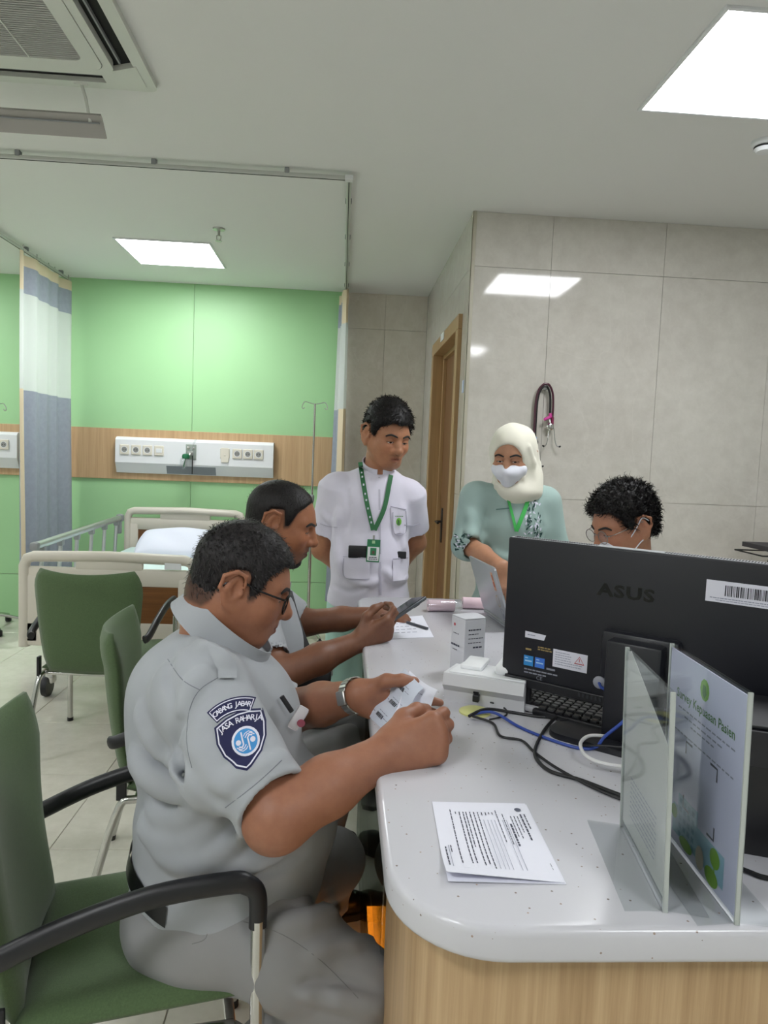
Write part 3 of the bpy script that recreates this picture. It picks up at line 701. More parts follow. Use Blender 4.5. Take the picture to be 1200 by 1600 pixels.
def W(p): return pc.matrix_basis @ Vector(p)
pc_m = Matrix.Translation(pc.location) @ Matrix.Rotation(rzm, 4, 'Z')
def W(*p): return pc_m @ Vector(p)
def D(px, py, h=.004): p = P(px, py, Z=ZT+h); return p
def cable(lb, pts, r, m, cat='cable'):
    o = MB().tube(spline(pts, 8), r, 8).obj('cable', m, None, True); return tag(o, lb, cat, 'cables on the counter')
blk = mat('cable_black', '141518', .5); blu = mat('cable_blue', '2f4a9c', .45); wht = mat('cable_white', 'd8d8d8', .45)
cable('blue network cable looping from the grommet to the computer stand', [D(735, 1117, .01), D(770, 1113, .012), D(810, 1135), D(850, 1152), D(900, 1168), D(930, 1168, .006), W(.0, -.12, .03), W(.035, -.10, .075), W(.032, -.078, .125)], .0032, blu)
cable('short blue network lead between the grey port and the stand', [W(-.05, -.022, .10), W(-.04, -.035, .095), W(-.025, -.028, .09)], .0032, blu)
cable('black power cable running straight from the grommet toward the keyboard', [D(733, 1119, .012), D(760, 1108, .014), D(800, 1113), D(850, 1120), D(885, 1112, .01), D(910, 1118, .01)], .0034, blk)
cable('black cable making a wide loop in front of the computer stand', [D(880, 1110, .016), D(855, 1135, .006), D(838, 1165, .004), D(838, 1185), D(860, 1205), D(905, 1218), D(950, 1235), D(990, 1250), D(1020, 1262)], .0034, blk)
cable('thin wavy black cable lying nearest the form', [D(738, 1119, .010), D(770, 1130), D(782, 1150), D(815, 1157), D(835, 1175), D(870, 1200), D(930, 1232), D(980, 1252), D(1010, 1260)], .0026, blk)
cable('black cable coil beside the keyboard', [D(905, 1125, .01), D(875, 1128, .01), D(860, 1142), D(872, 1152), D(905, 1148), D(930, 1142), D(945, 1138)], .0026, blk)
cable('white cable bending round the computer base', [D(945, 1150, .02), D(920, 1150, .02), D(907, 1162, .018), D(915, 1180, .018), D(940, 1192, .018), D(985, 1198, .018), D(1040, 1192, .018)], .0034, wht)
cable('black cable passing behind the printed sign to the right edge', [D(1140, 1350), D(1170, 1362), D(1200, 1372), D(1260, 1378)], .0034, blk)
cable('thin dark cable rising from the loops to the stand', [D(905, 1165, .006), D(940, 1165, .018), W(.06, -.13, .03), W(.12, -.12, .06), W(.16, -.06, .07)], .0022, blk)
gmt = MB().lathe(D(742, 1113, 0), [(.034, 0), (.034, .003), (.03, .005), (.001, .005)], 28).obj('cable_grommet', mat('pale_yellow', 'd8d890', .5), None, True)
tag(gmt, 'round pale yellow cable grommet cover set in worktop', 'grommet')
# keyboard ----------------------------------------------------------
kb = thing('keyboard', 'black keyboard with a pale rim under the computer screen', 'keyboard', (.545, 1.47, ZT), rzm+.06)
MB().box((.03, 0, .010), (.36, .125, .014), .005).obj('case', mat('keyboard_rim', 'a8a9ad', .5), kb, True); MB().box((.03, .002, .0178), (.345, .112, .003)).obj('plate', 'black_plastic', kb)
km = MB().box((0, 0, 0), (.0155, .0155, .007), .002, seg=1).mesh('key', 'black_plastic')
for r in range(6):
    for c in range(18): shared('key', km, kb, (-.132+c*.0188, -.045+r*.0185, .0215))
kb2 = thing('keyboard', 'dark second keyboard lying half hidden behind the computer stand', 'keyboard', (.575, 1.385, ZT), rzm)
MB().box((-.02, -.0, .009), (.30, .06, .014), .004).obj('case', 'black_plastic', kb2, True)
for r in range(3):
    for c in range(14): shared('key', km, kb2, (-.15+c*.0188, -.018+r*.0185, .0185))
# telephone-like white card reader ----------------------------------------------
tp = D(774, 1102, 0)
ph = thing('desk_telephone', 'white desk telephone with sloping base beside the computer', 'telephone', (tp.x, tp.y+.045, ZT), radians(-24))
MB().prism([(-.06, 0), (.075, 0), (.08, .044), (.04, .058), (-.075, .068), (-.08, .042), (-.065, .026)], (-.095, 0, 0), (0, 1, 0), (0, 0, 1), (1, 0, 0), .18).obj('base', mat('phone_white', 'd6d7da', .35), ph)
MB().box((.0, .0, .062), (.17, .13, .004), .002, Matrix.Rotation(radians(-6), 3, 'X')).obj('top_plate', 'white_plastic', ph)
MB().box((.045, .02, .077), (.07, .11, .026), .011, seg=3).box((-.045, .02, .07), (.05, .09, .012), .005).obj('handset', 'white_plastic', ph, True)
MB().box((-.02, -.067, .036), (.012, .012, .012)).obj('line_socket', 'dark_gap', ph); MB().box((-.018, -.077, .022), (.014, .014, .016), .002).obj('line_plug', 'black_plastic', ph)
m = MB()
for k in range(3): m.box((.0965, -.03+k*.008, .03), (.002, .004, .004))
m.obj('jack', 'dark_gap', ph)['kind'] = 'stuff'
cable('thin black telephone line dropping from the white telephone', [ph.location+V(-.02, -.085, .02), D(775, 1100, .006), D(790, 1108), D(790, 1118), D(765, 1124)], .0018, blk)
m = MB().prism([(0, 0), (.06, .03), (.085, -.005), (.05, -.03)], D(692, 1087, .0005), (1, 0, 0), (0, 1, 0), (0, 0, 1), .0006).obj('paper_scrap', 'white_paper'); tag(m, 'small white paper scrap beside the telephone', 'paper')
# white carton ------------------------------------------------------
bp = D(726, 1049, 0)
bxo = thing('carton', 'tall white printed carton standing on the counter', 'box', (bp.x+.003, bp.y-.005, ZT), radians(24))
MB().box((0, 0, .072), (.062, .062, .144), .0012).obj('carton_body', mat('carton_white', 'd4d5dc', .5), bxo)
f_ = Flat()
for k, (a, b, h) in enumerate(((-.02, .02, .0035), (-.02, .01, .002), (-.02, .024, .002), (-.02, .02, .002))): f_.dashes(a, b, .045-k*.011, h, .004, .009)
f_.dashes(-.005, .022, .0, .004); f_.dashes(-.02, .0, -.03, .002)
f_.put('print', 'print_ink', (0, -.0312, .072), (1, 0, 0), (0, 0, 1), bxo)
f_ = Flat().dashes(-.028, .012, -.0, .005, .006, .011).dashes(-.02, .0, -.012, .002).dashes(-.02, .005, .03, .002); f_.put('side_print', 'print_ink', (-.0312, 0, .072), (0, -1, 0), (0, 0, 1), bxo)
Flat().disc((-.015, .052), .004).put('red_mark', 'warn_red', (-.0312, 0, .072), (0, -1, 0), (0, 0, 1), bxo)
MB().sheet(lambda u, v: V(-.031+.062*u, -.031+.062*v, .1455+.004*sin(pi*v)*u), 3, 5, .0008).obj('lid_flap', 'carton_white', bxo)
# paper rolls -------------------------------------------------------
pink = mat('pink_paper', 'e3c9d2', .8)
def roll(px, py, rz, lb, length=.085, r=.021):
    p = D(px, py, 0); t = thing('paper_roll', lb, 'paper roll', (p.x, p.y+.02, ZT+r), rz, group='pink paper rolls')
    MB().cyl((-length/2, 0, 0), (length/2, 0, 0), r, n=24).obj('paper', pink, t, True)
    MB().lathe((length/2, 0, 0), [(r-.003, .0005), (.008, .001)], 20, (1, 0, 0)).obj('end_face', 'ivory_plastic', t, True)
    MB().cyl((-length/2-.001, 0, 0), (length/2+.002, 0, 0), .006, n=12).obj('core', 'grey_plastic', t)
    return t
r1 = roll(690, 957, .08, 'pink paper roll in torn clear wrapper on the far counter', .095)
MB().tube([(-.05, 0, 0), (.05, 0, 0), (.068, .0, -.002), (.075, .004, .002)], [.0222, .0222, .017, .012], 18, cap=False).obj('clear_wrapper', 'clear_plastic', r1, True)
roll(742, 953, -.05, 'pink paper roll lying next to the laptop', .085)
# laptop ------------------------------------------------------------
la = P(755, 958, Z=ZT); lb_ = P(797, 988, Z=ZT); lu = (lb_-la); lu.z = 0; ll = .275; lu.normalize()
ln = V(lu.y, -lu.x, 0)
if ln.x > 0: ln = -ln                                   # ln: outward back side (towards the visitors)
lp = thing('laptop', 'open silver laptop with stickers on its lid', 'laptop', (la.x, la.y, ZT), atan2(lu.y, lu.x))
# local x along the hinge; local y: which side is the user on
sgn = 1 if (V(-lu.y, lu.x, 0)).dot(-ln) > 0 else -1
silver = mat('laptop_silver', 'b9bcc2', .32, .7)
MB().box((ll/2, sgn*.11, .010), (ll, .22, .014), .004).obj('base', silver, lp, True)
MB().box((ll/2, sgn*.09, .0175), (ll-.03, .10, .002)).obj('keyboard_deck', 'black_plastic', lp)
lm = MB().box((0, 0, 0), (.015, .015, .003), .001, seg=1).mesh('key', 'black_plastic')
for r in range(5):
    for c in range(13): shared('key', lm, lp, (.03+c*.0182, sgn*(.05+r*.0182), .0195))
tilt = radians(19); ld = V(0, -sgn*sin(tilt), cos(tilt)); lnrm = V(0, -sgn*cos(tilt), -sin(tilt))
lid = MB().prism(rrect(ll, .198, .01), V(ll/2, 0, .018)+ld*.099, (1, 0, 0), ld, -lnrm, .006).obj('lid', silver, lp, 40)
MB().prism(rrect(ll-.02, .175, .004), V(ll/2, 0, .018)+ld*.099-lnrm*.0062, (1, 0, 0), ld, -lnrm, .0008).obj('display', 'screen_glass', lp)
MB().cyl((.02, 0, .016), (ll-.02, 0, .016), .006).obj('hinge', 'grey_plastic', lp, True)
def on_lid(fl_, nm, m, x, h, rot=0, lift=.0006):
    o = V(x, 0, .018)+ld*h; u = V(1, 0, 0) if (V(1, 0, 0).cross(ld)).dot(lnrm) > 0 else V(-1, 0, 0)
    return fl_.put(nm, m, o, u, ld, lid, lift)
on_lid(Flat().add([(-.01, -.032), (.012, -.032), (.012, .032), (-.008, .03)], [(0, 1, 2, 3)]), 'orange_sticker', mat('sticker_orange', 'd8a07c', .5), ll-.05, .145)
on_lid(Flat().rect(-.006, -.02, .008, -.002).rect(-.004, .004, .008, .022), 'orange_print', mat('sticker_rust', 'b8562c', .5), ll-.05, .145, lift=.001)
on_lid(Flat().ring([(.014*cos(a), .02*sin(a)) for a in np.linspace(0, 5.6, 14)], .003), 'ring_sticker', mat('sticker_gold', 'b39a68', .5), ll-.055, .075)
on_lid(Flat().ring([(-.012, -.02), (.012, -.02), (.012, .02), (-.012, .02)], .003).rect(-.004, -.012, .006, .004), 'grey_sticker', 'ink_light', ll-.04, .03)
pkp = V(la.x, la.y, ZT)+lu*.2-ln*.13
pw = MB().box(pkp+V(0, 0, .028), (.07, .04, .014), .006, seg=3).obj('pink_phone', mat('dusty_pink', 'a86a7c', .4), None, True); tag(pw, 'small dusty pink phone resting on the laptop keyboard', 'phone')
# papers ------------------------------------------------------------
def form_paper():
    c = [P(675, 1254, Z=ZT), P(820, 1257, Z=ZT), P(882, 1381, Z=ZT), P(697, 1379, Z=ZT)]
    o_ = (c[0]+c[1]+c[2]+c[3])/4; t = thing('form_stack', 'stapled white form with printed lines on the near counter', 'paper', (o_.x, o_.y, ZT))
    c = [V(p.x-o_.x, p.y-o_.y, 0) for p in c]
    def page(h, lift, sh):
        def f(u, v):
            p = (c[0]*(1-u)+c[1]*u)*(1-v)+(c[3]*(1-u)+c[2]*u)*v
            return p+V(sh, -sh, h+lift*max(0, v-.55)**2*(1-u)*3)
        return f
    MB().sheet(page(.0006, .004, .002), 8, 8, .0005).obj('bottom_sheet', 'white_paper', t); MB().sheet(page(.0014, .022, .0), 10, 10, .0005).obj('top_sheet', 'white_paper', t)
    tp_ = page(.0014, .022, 0)
    fl_ = Flat()
    # page text runs along v (towards the camera), lines stacked along u from the header on the right
    W_, H_ = .21, .16
    def dash_v(u, v0, v1, h, wmin=.02, wmax=.06):
        v = v0
        while v < v1-wmin:
            w_ = min(random.uniform(wmin, wmax), v1-v); fl_.rect(u-h/2, v, u+h/2, v+w_); v += w_+.008
    for u, a, b, h in ((.93, .17, .40, .012), (.89, .17, .55, .016), (.85, .2, .45, .008), (.815, .2, .5, .008), (.78, .2, .48, .008), (.75, .31, .62, .018), (.70, .17, .6, .008), (.64, .12, .55, .008), (.60, .15, .2, .009), (.565, .15, .18, .009), (.53, .15, .21, .009), (.49, .15, .22, .009), (.45, .15, .9, .009), (.41, .15, .86, .010), (.37, .15, .86, .010), (.33, .15, .62, .009), (.30, .15, .84, .010), (.26, .15, .84, .010), (.22, .15, .2, .009), (.17, .12, .84, .010), (.10, .6, .7, .009), (.02+.03, .62, .88, .012), (.955, .8, .9, .004)):
        dash_v(u, a, b, h)
    vs = [tp_(u, v)+V(0, 0, .0009) for u, v in fl_.v]; MB().add(vs, [f[::-1] for f in fl_.f]).obj('print', 'print_ink', t)['kind'] = 'stuff'
    fl_ = Flat()
    for u in (.60, .565, .53, .49, .68, .72): fl_.rect(u-.002, .26, u+.002, .9)
    fl_.rect(.075, .6, .08, .9)
    MB().add([tp_(u, v)+V(0, 0, .0009) for u, v in fl_.v], [f[::-1] for f in fl_.f]).obj('form_lines', 'ink_light', t)['kind'] = 'stuff'
    em = Flat().disc((.885, .105), .035, 18, .026); MB().add([tp_(u, v)+V(0, 0, .001) for u, v in em.v], [f[::-1] for f in em.f]).obj('crest', mat('crest_grey', '55596a', .7), t)
form_paper()
def far_paper():
    c = [P(612, 966, Z=ZT), P(660, 962, Z=ZT), P(678, 996, Z=ZT), P(595, 999, Z=ZT)]; o_ = sum(c, V(0, 0, 0))/4
    t = thing('note_sheet', 'white sheet of notes under the phone user hand', 'paper', (o_.x, o_.y, ZT)); c = [V(p.x-o_.x, p.y-o_.y, 0) for p in c]
    f = lambda u, v: (c[0]*(1-u)+c[1]*u)*(1-v)+(c[3]*(1-u)+c[2]*u)*v+V(0, 0, .0008)
    MB().sheet(f, 4, 4, .0006).obj('sheet', 'white_paper', t)
    fl_ = Flat()
    for k in range(5): fl_.dashes(.12, .7, .2+k*.14, .02, .05, .15, .04)
    MB().add([f(u, v)+V(0, 0, .0006) for u, v in fl_.v], fl_.f).obj('print', 'ink_light', t)['kind'] = 'stuff'
far_paper()
pn = MB().cyl(P(636, 972, Z=ZT+.006), P(668, 982, Z=ZT+.006), .0042, n=10).obj('pen', mat('pen_grey', '4c4f58', .4), None, True); tag(pn, 'slim grey pen lying on the note sheet', 'pen')
# acrylic sign holders ---------------------------------------------
def holder(name, lb, far, near, hgt, lean):
    far, near = Vector(far), Vector(near); u = (near-far); wd = u.length; u.normalize(); n = V(u.y, -u.x, 0)
    if n.x > 0: n = -n                                            # n: left side
    up_ = V(lean, 0, 1)
    t = thing(name, lb, 'sign holder', ((far+near)/2).to_tuple(), 0, 'acrylic sign holders'); h2 = wd/2
    for s_ in (-1, 1):
        MB().prism([(-h2, 0), (h2, 0), (h2, hgt), (-h2, hgt)], n*s_*.0018, u, up_, n*s_, .0010).obj('acrylic_sheet', 'acrylic', t)
        MB().prism([(-h2+.002, .004), (h2-.002, .004), (h2+.005, .050*1.0), (-h2-.005, .050)], V(0, 0, .0012), u, n*s_, (0, 0, 1), .002).obj('base_flap', 'acrylic', t)
    for e0 in (-h2, h2-.0025): MB().prism([(e0, 0), (e0+.0025, 0), (e0+.0025, hgt), (e0, hgt)], n*-.0030, u, up_, n, .0060).obj('edge', mat('acrylic_edge', 'b4bab6', .25), t)
    return t, u, n, h2
ha, ua, na, h2a = holder('sign_holder', 'clear acrylic sign holder seen edge on with creased insert', (.440, 1.012, ZT), (.4125, .806, ZT), .275, -.035)
MB().prism([(-h2a+.004, .012), (h2a-.012, .012), (h2a-.004, .20), (-h2a+.02, .274), (-h2a+.004, .27)], na*-.0012, ua, (-.035, 0, 1), na, .0006).obj('insert_sheet', mat('insert_pale', 'c9cbc9', .6), ha)
fl_ = Flat()
for k in range(9): fl_.dashes(-.06, .06, .04+k*.007, .0015, .006, .014, .003)
fl_.put('faint_print', 'ink_light', na*.0002, (-ua if (-ua).cross(V(0, 0, 1)).dot(na) > 0 else ua), (-.035, 0, 1), ha, .0005)
hb, ub, nb, h2b = holder('sign_holder', 'clear acrylic sign holder showing a patient survey sheet', (.500, 1.005, ZT), (.490, .783, ZT), .284, -.02)
MB().prism([(-h2b+.003, .006), (h2b-.004, .006), (h2b-.004, .279), (-h2b+.003, .279)], nb*-.0008, ub, (-.02, 0, 1), nb, .0016).obj('survey_sheet', mat('sheet_lilac', 'cdd0ea', .6), hb)
uu = ub if ub.cross(V(0, 0, 1)).dot(nb) > 0 else -ub
def on_b(fl_, nm, m, y=0, lift=.0): return fl_.put(nm, m, nb*(.0008+lift), uu, (-.02, 0, 1), hb, .0003)
pg = mat('print_green', '4f7a4a', .7)
on_b(Flat().text('Survey Kepuasan Pasien', .0185, (.0, .221), bold=.0003, xs=.93), 'heading', pg)
f_ = Flat()
for y, a, b in ((.203, -.075, .085), (.194, -.055, .06), (.186, -.035, .035), (.168, -.085, .09)): f_.dashes(a, b, y, .0022, .006, .014, .003)
on_b(f_, 'small_print', 'ink_light')
on_b(Flat().disc((0, .25), .013, 10, .015), 'emblem', mat('emblem_green', '7fae55', .6))
on_b(Flat().poly([(-.006, .245), (.0, .238), (.006, .246), (.003, .256), (-.004, .257)]), 'emblem_core', pg, lift=.0003)
f_ = Flat()
for sx in (-1, 1):
    for sy in (-1, 1):
        f_.ribbon([(sx*.045, .115+sy*.030), (sx*.045, .115+sy*.047), (sx*.026, .115+sy*.047)], .0035)
on_b(f_, 'corner_brackets', 'print_ink')
on_b(Flat().rect(-.075, .02, .075, .062).rect(-.06, .062, .0, .082), 'picture_sky', mat('picture_blue', '8fb8cc', .7))
f_ = Flat()
for i in range(4):
    for j in range(5): f_.rect(-.055+i*.013, .022+j*.012, -.047+i*.013, .029+j*.012)
on_b(f_, 'picture_windows', mat('picture_teal', '5f93a8', .7), lift=.0003)
on_b(Flat().disc((.052, .048), .013).rect(.0505, .02, .0535, .04).disc((.045, .02), .018, 14, .012).disc((-.07, .05), .01).disc((-.03, .02), .02, 14, .009), 'picture_trees', mat('picture_green', '77a83a', .7), lift=.0006)
on_b(Flat().disc((.012, .026), .012, 14, .016), 'picture_figure', mat('picture_cream', 'c9c2b2', .7), lift=.0006)
# printer at the right edge ----------------------------------------
pr = thing('printer', 'black desktop printer at right edge behind the survey sign', 'printer', (.80, 1.0, ZT), radians(-20))
MB().prism([(-.13, 0), (.13, 0), (.14, .03), (.14, .11), (.10, .165), (-.09, .165), (-.135, .13), (-.14, .03)], (-.20, 0, 0), (0, 1, 0), (0, 0, 1), (1, 0, 0), .40).obj('body', mat('printer_black', '17171b', .38), pr, 30)
MB().sheet(lambda u, v: V(-.10+.21*u, .06+.05*v, .16+.06*v), 3, 4, .001).obj('paper_feed', 'white_paper', pr)
MB().box((0, -.145, .05), (.3, .02, .02), .004).obj('output_slot', 'dark_gap', pr)
MB().box((0, -.02, .168), (.36, .12, .006), .002).obj('lid', 'black_plastic', pr)
# wire tray with documents on a shelf against the front wall ------------
shf = MB().bx((1.95, YF-.42, .62), (XR-.05, YF-.02, .66), .004).bx((1.97, YF-.40, 0), (2.0, YF-.03, .62)).bx((XR-.1, YF-.4, 0), (XR-.07, YF-.03, .62)).obj('side_table', 'desk_wood'); tag(shf, 'low wooden table against the stone wall behind the computer', 'table')
tz = .66
tr_ = thing('document_tray', 'black wire document tray holding papers against the stone wall', 'document tray', (2.25, YF-.30, tz))
wr = mat('wire_black', '0f1012', .5)
hh = .49
for x in (0, .42): MB().tube(spline([V(x-.07, -.1, 0), V(x-.03, -.1, hh*.6), V(x, -.1, hh-.02), V(x+.02, -.1, hh), V(x+.03, -.08, hh-.03), V(x+.04, .1, .0)], 5), .005, 6).obj('side_frame', wr, tr_, True)
MB().tube([V(.02, -.1, hh), V(.44, -.1, hh-.0)], .005, 6).obj('top_bar', wr, tr_, True)
for k in range(3):
    z = .06+.15*k
    MB().tube([V(-.07, -.12, z), V(.44, -.12, z), V(.44, .14, z), V(-.07, .14, z)], .004, 6, closed=True).obj('shelf_wire', wr, tr_, True)
dg_ = mat('folder_dark', '38363a', .6)
pap = [('ring_binder', 'dark document folder lying in the wire tray', (-.05, -.15, .385), (.50, .26, .025), dg_, 'folder'), ('paper_pile', 'white paper sheets on top of the wire tray', (.10, -.15, .42), (.40, .25, .03), 'white_paper', 'paper'), ('magenta_folder', 'magenta folder edge under white sheets in wire tray', (.26, -.17, .37), (.24, .22, .012), mat('folder_magenta', '7a3a78', .6), 'folder')]
for nm, lb, o_, d_, m_, ct in pap:
    b_ = MB().bx((0, 0, 0), d_, .002).obj(nm, m_); b_.location = tr_.location+V(*o_); tag(b_, lb, ct)
# stethoscopes on the wall -------------------------------------------
def stetho(lb, cx, ztop, wid, col_, zL, zR, swap, joint):
    t = thing('stethoscope', lb, 'stethoscope', (cx, YF-.012, ztop), group='stethoscopes on the wall hook')
    tm = mat(col_[0], col_[1], .35); h = wid/2
    pts = [V(-h, -.02, zL), V(-h*1.02, -.02, -.12), V(-h*.8, -.024, -.04), V(-h*.35, -.03, -.006), V(0, -.032, 0), V(h*.4, -.03, -.008), V(h*.85, -.024, -.05), V(h, -.02, -.12), V(h, -.018, zR)]
    MB().tube(spline(pts, 6), .0062, 8).obj('tubing', tm, t, True)
    e = V(h, -.018, zR) if not swap else V(-h, -.02, zL); f = V(-h, -.02, zL) if not swap else V(h, -.018, zR)
    MB().tube([e+V(0, 0, .02), e+V(0, 0, -.02)], .010, 10).obj('joint_clip', joint, t, True)
    for s_ in (-1, 1):
        q = [e+V(0, 0, -.015), e+V(s_*.014, 0, -.05), e+V(s_*.02, -.002, -.10), e+V(s_*.03, -.008, -.135), e+V(s_*.042, -.014, -.142)]
        b_ = MB().tube(spline(q, 5), .0028, 7).obj('ear_tube', 'chrome', t, True)
        MB().tube([q[-1], q[-1]+V(s_*.010, -.003, .004)], [.006, .004], 8).obj('ear_tip', 'black_plastic', b_, True)
    MB().tube([f+V(0, 0, .005), f+V(.004, -.004, -.03)], .005, 8).obj('stem', 'chrome', t, True)
    MB().lathe(f+V(.004, -.012, -.05), [(.008, -.012), (.014, -.01), (.014, -.002), (.021, .004), (.022, .012), (.02, .014)], 18, (0, 1, 0)).obj('chest_piece', 'chrome', t, True)
    return t
pkm = mat('clip_pink', 'd0409a', .4)
sa = P(850, 601, Y=YF)
stetho('maroon stethoscope hanging outermost from the wall hook', sa.x, sa.z, .098, ('tube_maroon', '4a1e30'), -.27, -.20, False, mat('clip_maroon', '7c2048', .4))
stetho('black stethoscope hanging inside the maroon one on the wall hook', sa.x-.004, sa.z-.012, .075, ('tube_black', '1a171a'), -.30, -.17, True, mat('clip_blue', '7fa0c8', .4))
hk = MB().box((sa.x, YF-.016, sa.z-.02), (.03, .03, .02), .005).obj('wall_hook', 'white_plastic'); tag(hk, 'small white hook holding the stethoscopes', 'hook')
cl = thing('name_clip', 'bright pink clip on the hanging stethoscopes', 'clip', (sa.x+.018, YF-.05, sa.z-.185))
MB().box((0, 0, 0), (.05, .018, .016), .006, Matrix.Rotation(-.5, 3, 'Y')).box((.012, 0, .012), (.016, .02, .03), .006).obj('clip_body', pkm, cl, True)

# crumpled clear bag under the screen
cb = D(862, 1085, 0); t = thing('plastic_bag', 'crumpled clear bag of silver packets under the computer screen', 'bag', (cb.x, cb.y+.02, ZT))
for k in range(9):
    p = V(random.uniform(-.05, .05), random.uniform(-.02, .03), random.uniform(.012, .035)); MB().lathe(p, [(.004, -.010), (.012, -.006), (.014, 0), (.011, .007), (.003, .010)], 9, (random.uniform(-1, 1), random.uniform(-1, 1), 1)).obj('silver_packet', 'brushed_steel', t, True)
MB().sheet(lambda u, v: V(-.07+.14*u, -.035+.08*v, .05*sin(pi*u)*(.5+.5*sin(pi*v))+.006*sin(17*u+9*v)+.004), 14, 10, .0008).obj('clear_film', 'clear_plastic', t, 80)
# ================================================================== PEOPLE: distance-field modelling toolkit
def nv(a): return np.array(a, dtype=np.float32)
def unit(a): a = np.array(a, float); return a/np.linalg.norm(a)
class Field:
    """blended solid built on a grid; every primitive only touches its own neighbourhood"""
    def __init__(s, lo, hi, h):
        s.h = h; s.lo = np.array(lo, float); n = np.ceil((np.array(hi)-s.lo)/h).astype(int)+1; s.n = n
        s.ax = [(s.lo[i]+h*np.arange(n[i])).astype(np.float32) for i in range(3)]
        s.d = np.full(n, .08, np.float32); s.fr = (np.eye(3), np.zeros(3), 1.0)
    def frame(s, R=None, t=(0, 0, 0), sc=1.0): s.fr = (np.eye(3) if R is None else np.array(R, float), np.array(t, float), sc)
    def W(s, p): R, t, sc = s.fr; return R @ (np.array(p, float)*sc)+t
    def win(s, lo, hi, pad):
        a = np.clip(np.floor((np.array(lo)-pad-s.lo)/s.h).astype(int), 0, s.n); b = np.clip(np.ceil((np.array(hi)+pad-s.lo)/s.h).astype(int)+1, 0, s.n)
        if (b <= a).any(): return None
        sl = tuple(slice(i, j) for i, j in zip(a, b))
        return sl, s.ax[0][sl[0]][:, None, None], s.ax[1][sl[1]][None, :, None], s.ax[2][sl[2]][None, None, :]
    def put(s, sl, e, k, op):
        d = s.d[sl]
        if op == 'u':
            h = np.maximum(k-np.abs(d-e), 0)/k if k > 0 else 0; s.d[sl] = np.minimum(d, e)-(h*h*k*.25 if k > 0 else 0)
        elif op == 's':
            e = -e; h = np.maximum(k-np.abs(d-e), 0)/k; s.d[sl] = np.maximum(d, e)+h*h*k*.25
    def cone(s, a, b, ra, rb=None, k=.015, op='u', sq=None):
        """tapered capsule; sq=(axis, factor) flattens it along a direction"""
        rb = ra if rb is None else rb
        R, t, sc = s.fr; A, B = s.W(a), s.W(b); ra, rb, k = ra*sc, rb*sc, k*sc; m = max(ra, rb)
        w_ = s.win(np.minimum(A, B)-m, np.maximum(A, B)+m, k+.012)
        if w_ is None: return s
        sl, X, Y, Z = w_
        ba = B-A; L2 = float(ba @ ba)+1e-12
        px, py, pz = X-A[0], Y-A[1], Z-A[2]
        h = np.clip((px*ba[0]+py*ba[1]+pz*ba[2])/L2, 0, 1)
        qx, qy, qz = px-h*ba[0], py-h*ba[1], pz-h*ba[2]
        if sq is not None:
            ax = R @ unit(sq[0]); f = sq[1]; c = qx*ax[0]+qy*ax[1]+qz*ax[2]; g = c*(1/f-1)
            qx = qx+g*ax[0]; qy = qy+g*ax[1]; qz = qz+g*ax[2]
        s.put(sl, np.sqrt(qx*qx+qy*qy+qz*qz)-(ra+(rb-ra)*h), k, op); return s
    def chain(s, pts, rs, k=.015, op='u', sq=None):
        for i in range(len(pts)-1): s.cone(pts[i], pts[i+1], rs[i], rs[i+1], k, op, sq)
        return s
    def ell(s, c, r, k=.02, op='u', rot=None):
        R, t, sc = s.fr; C = s.W(c); r = np.array(r, float)*sc; k *= sc; M = R if rot is None else R @ np.array(rot, float)
        ext = np.sqrt(((M*r)**2).sum(1)); w_ = s.win(C-ext, C+ext, k+.012)
        if w_ is None: return s
        sl, X, Y, Z = w_; px, py, pz = X-C[0], Y-C[1], Z-C[2]; q = []
        for i in range(3): q.append((px*M[0, i]+py*M[1, i]+pz*M[2, i]))
        k0 = np.sqrt((q[0]/r[0])**2+(q[1]/r[1])**2+(q[2]/r[2])**2)+1e-9
        k1 = np.sqrt((q[0]/r[0]**2)**2+(q[1]/r[1]**2)**2+(q[2]/r[2]**2)**2)+1e-9
        s.put(sl, (k0*(k0-1)/k1).astype(np.float32), k, op); return s
    def box(s, c, half, rad, k=.01, op='u', rot=None):
        R, t, sc = s.fr; C = s.W(c); hf = np.array(half, float)*sc; rad *= sc; k *= sc; M = R if rot is None else R @ np.array(rot, float)
        ext = np.abs(M) @ (hf+rad); w_ = s.win(C-ext, C+ext, k+.012)
        if w_ is None: return s
        sl, X, Y, Z = w_; px, py, pz = X-C[0], Y-C[1], Z-C[2]
        q = [np.abs(px*M[0, i]+py*M[1, i]+pz*M[2, i])-hf[i] for i in range(3)]
        o = np.sqrt(sum(np.maximum(a, 0)**2 for a in q))+np.minimum(np.maximum(np.maximum(q[0], q[1]), q[2]), 0)-rad
        s.put(sl, o.astype(np.float32), k, op); return s
    def cut(s, p, nrm, k=.006):
        """remove everything on the side of the plane that nrm points to"""
        R, t, sc = s.fr; p = s.W(p); n = R @ unit(nrm)
        e = (s.ax[0][:, None, None]-p[0])*n[0]+(s.ax[1][None, :, None]-p[1])*n[1]+(s.ax[2][None, None, :]-p[2])*n[2]
        h = np.maximum(k-np.abs(s.d-e), 0)/k; s.d = (np.maximum(s.d, e)+h*h*k*.25).astype(np.float32); return s
    def local(s):
        R, t, sc = s.fr; X, Y, Z = s.ax[0][:, None, None]-t[0], s.ax[1][None, :, None]-t[1], s.ax[2][None, None, :]-t[2]
        return [((X*R[0, i]+Y*R[1, i]+Z*R[2, i])/sc) for i in range(3)]
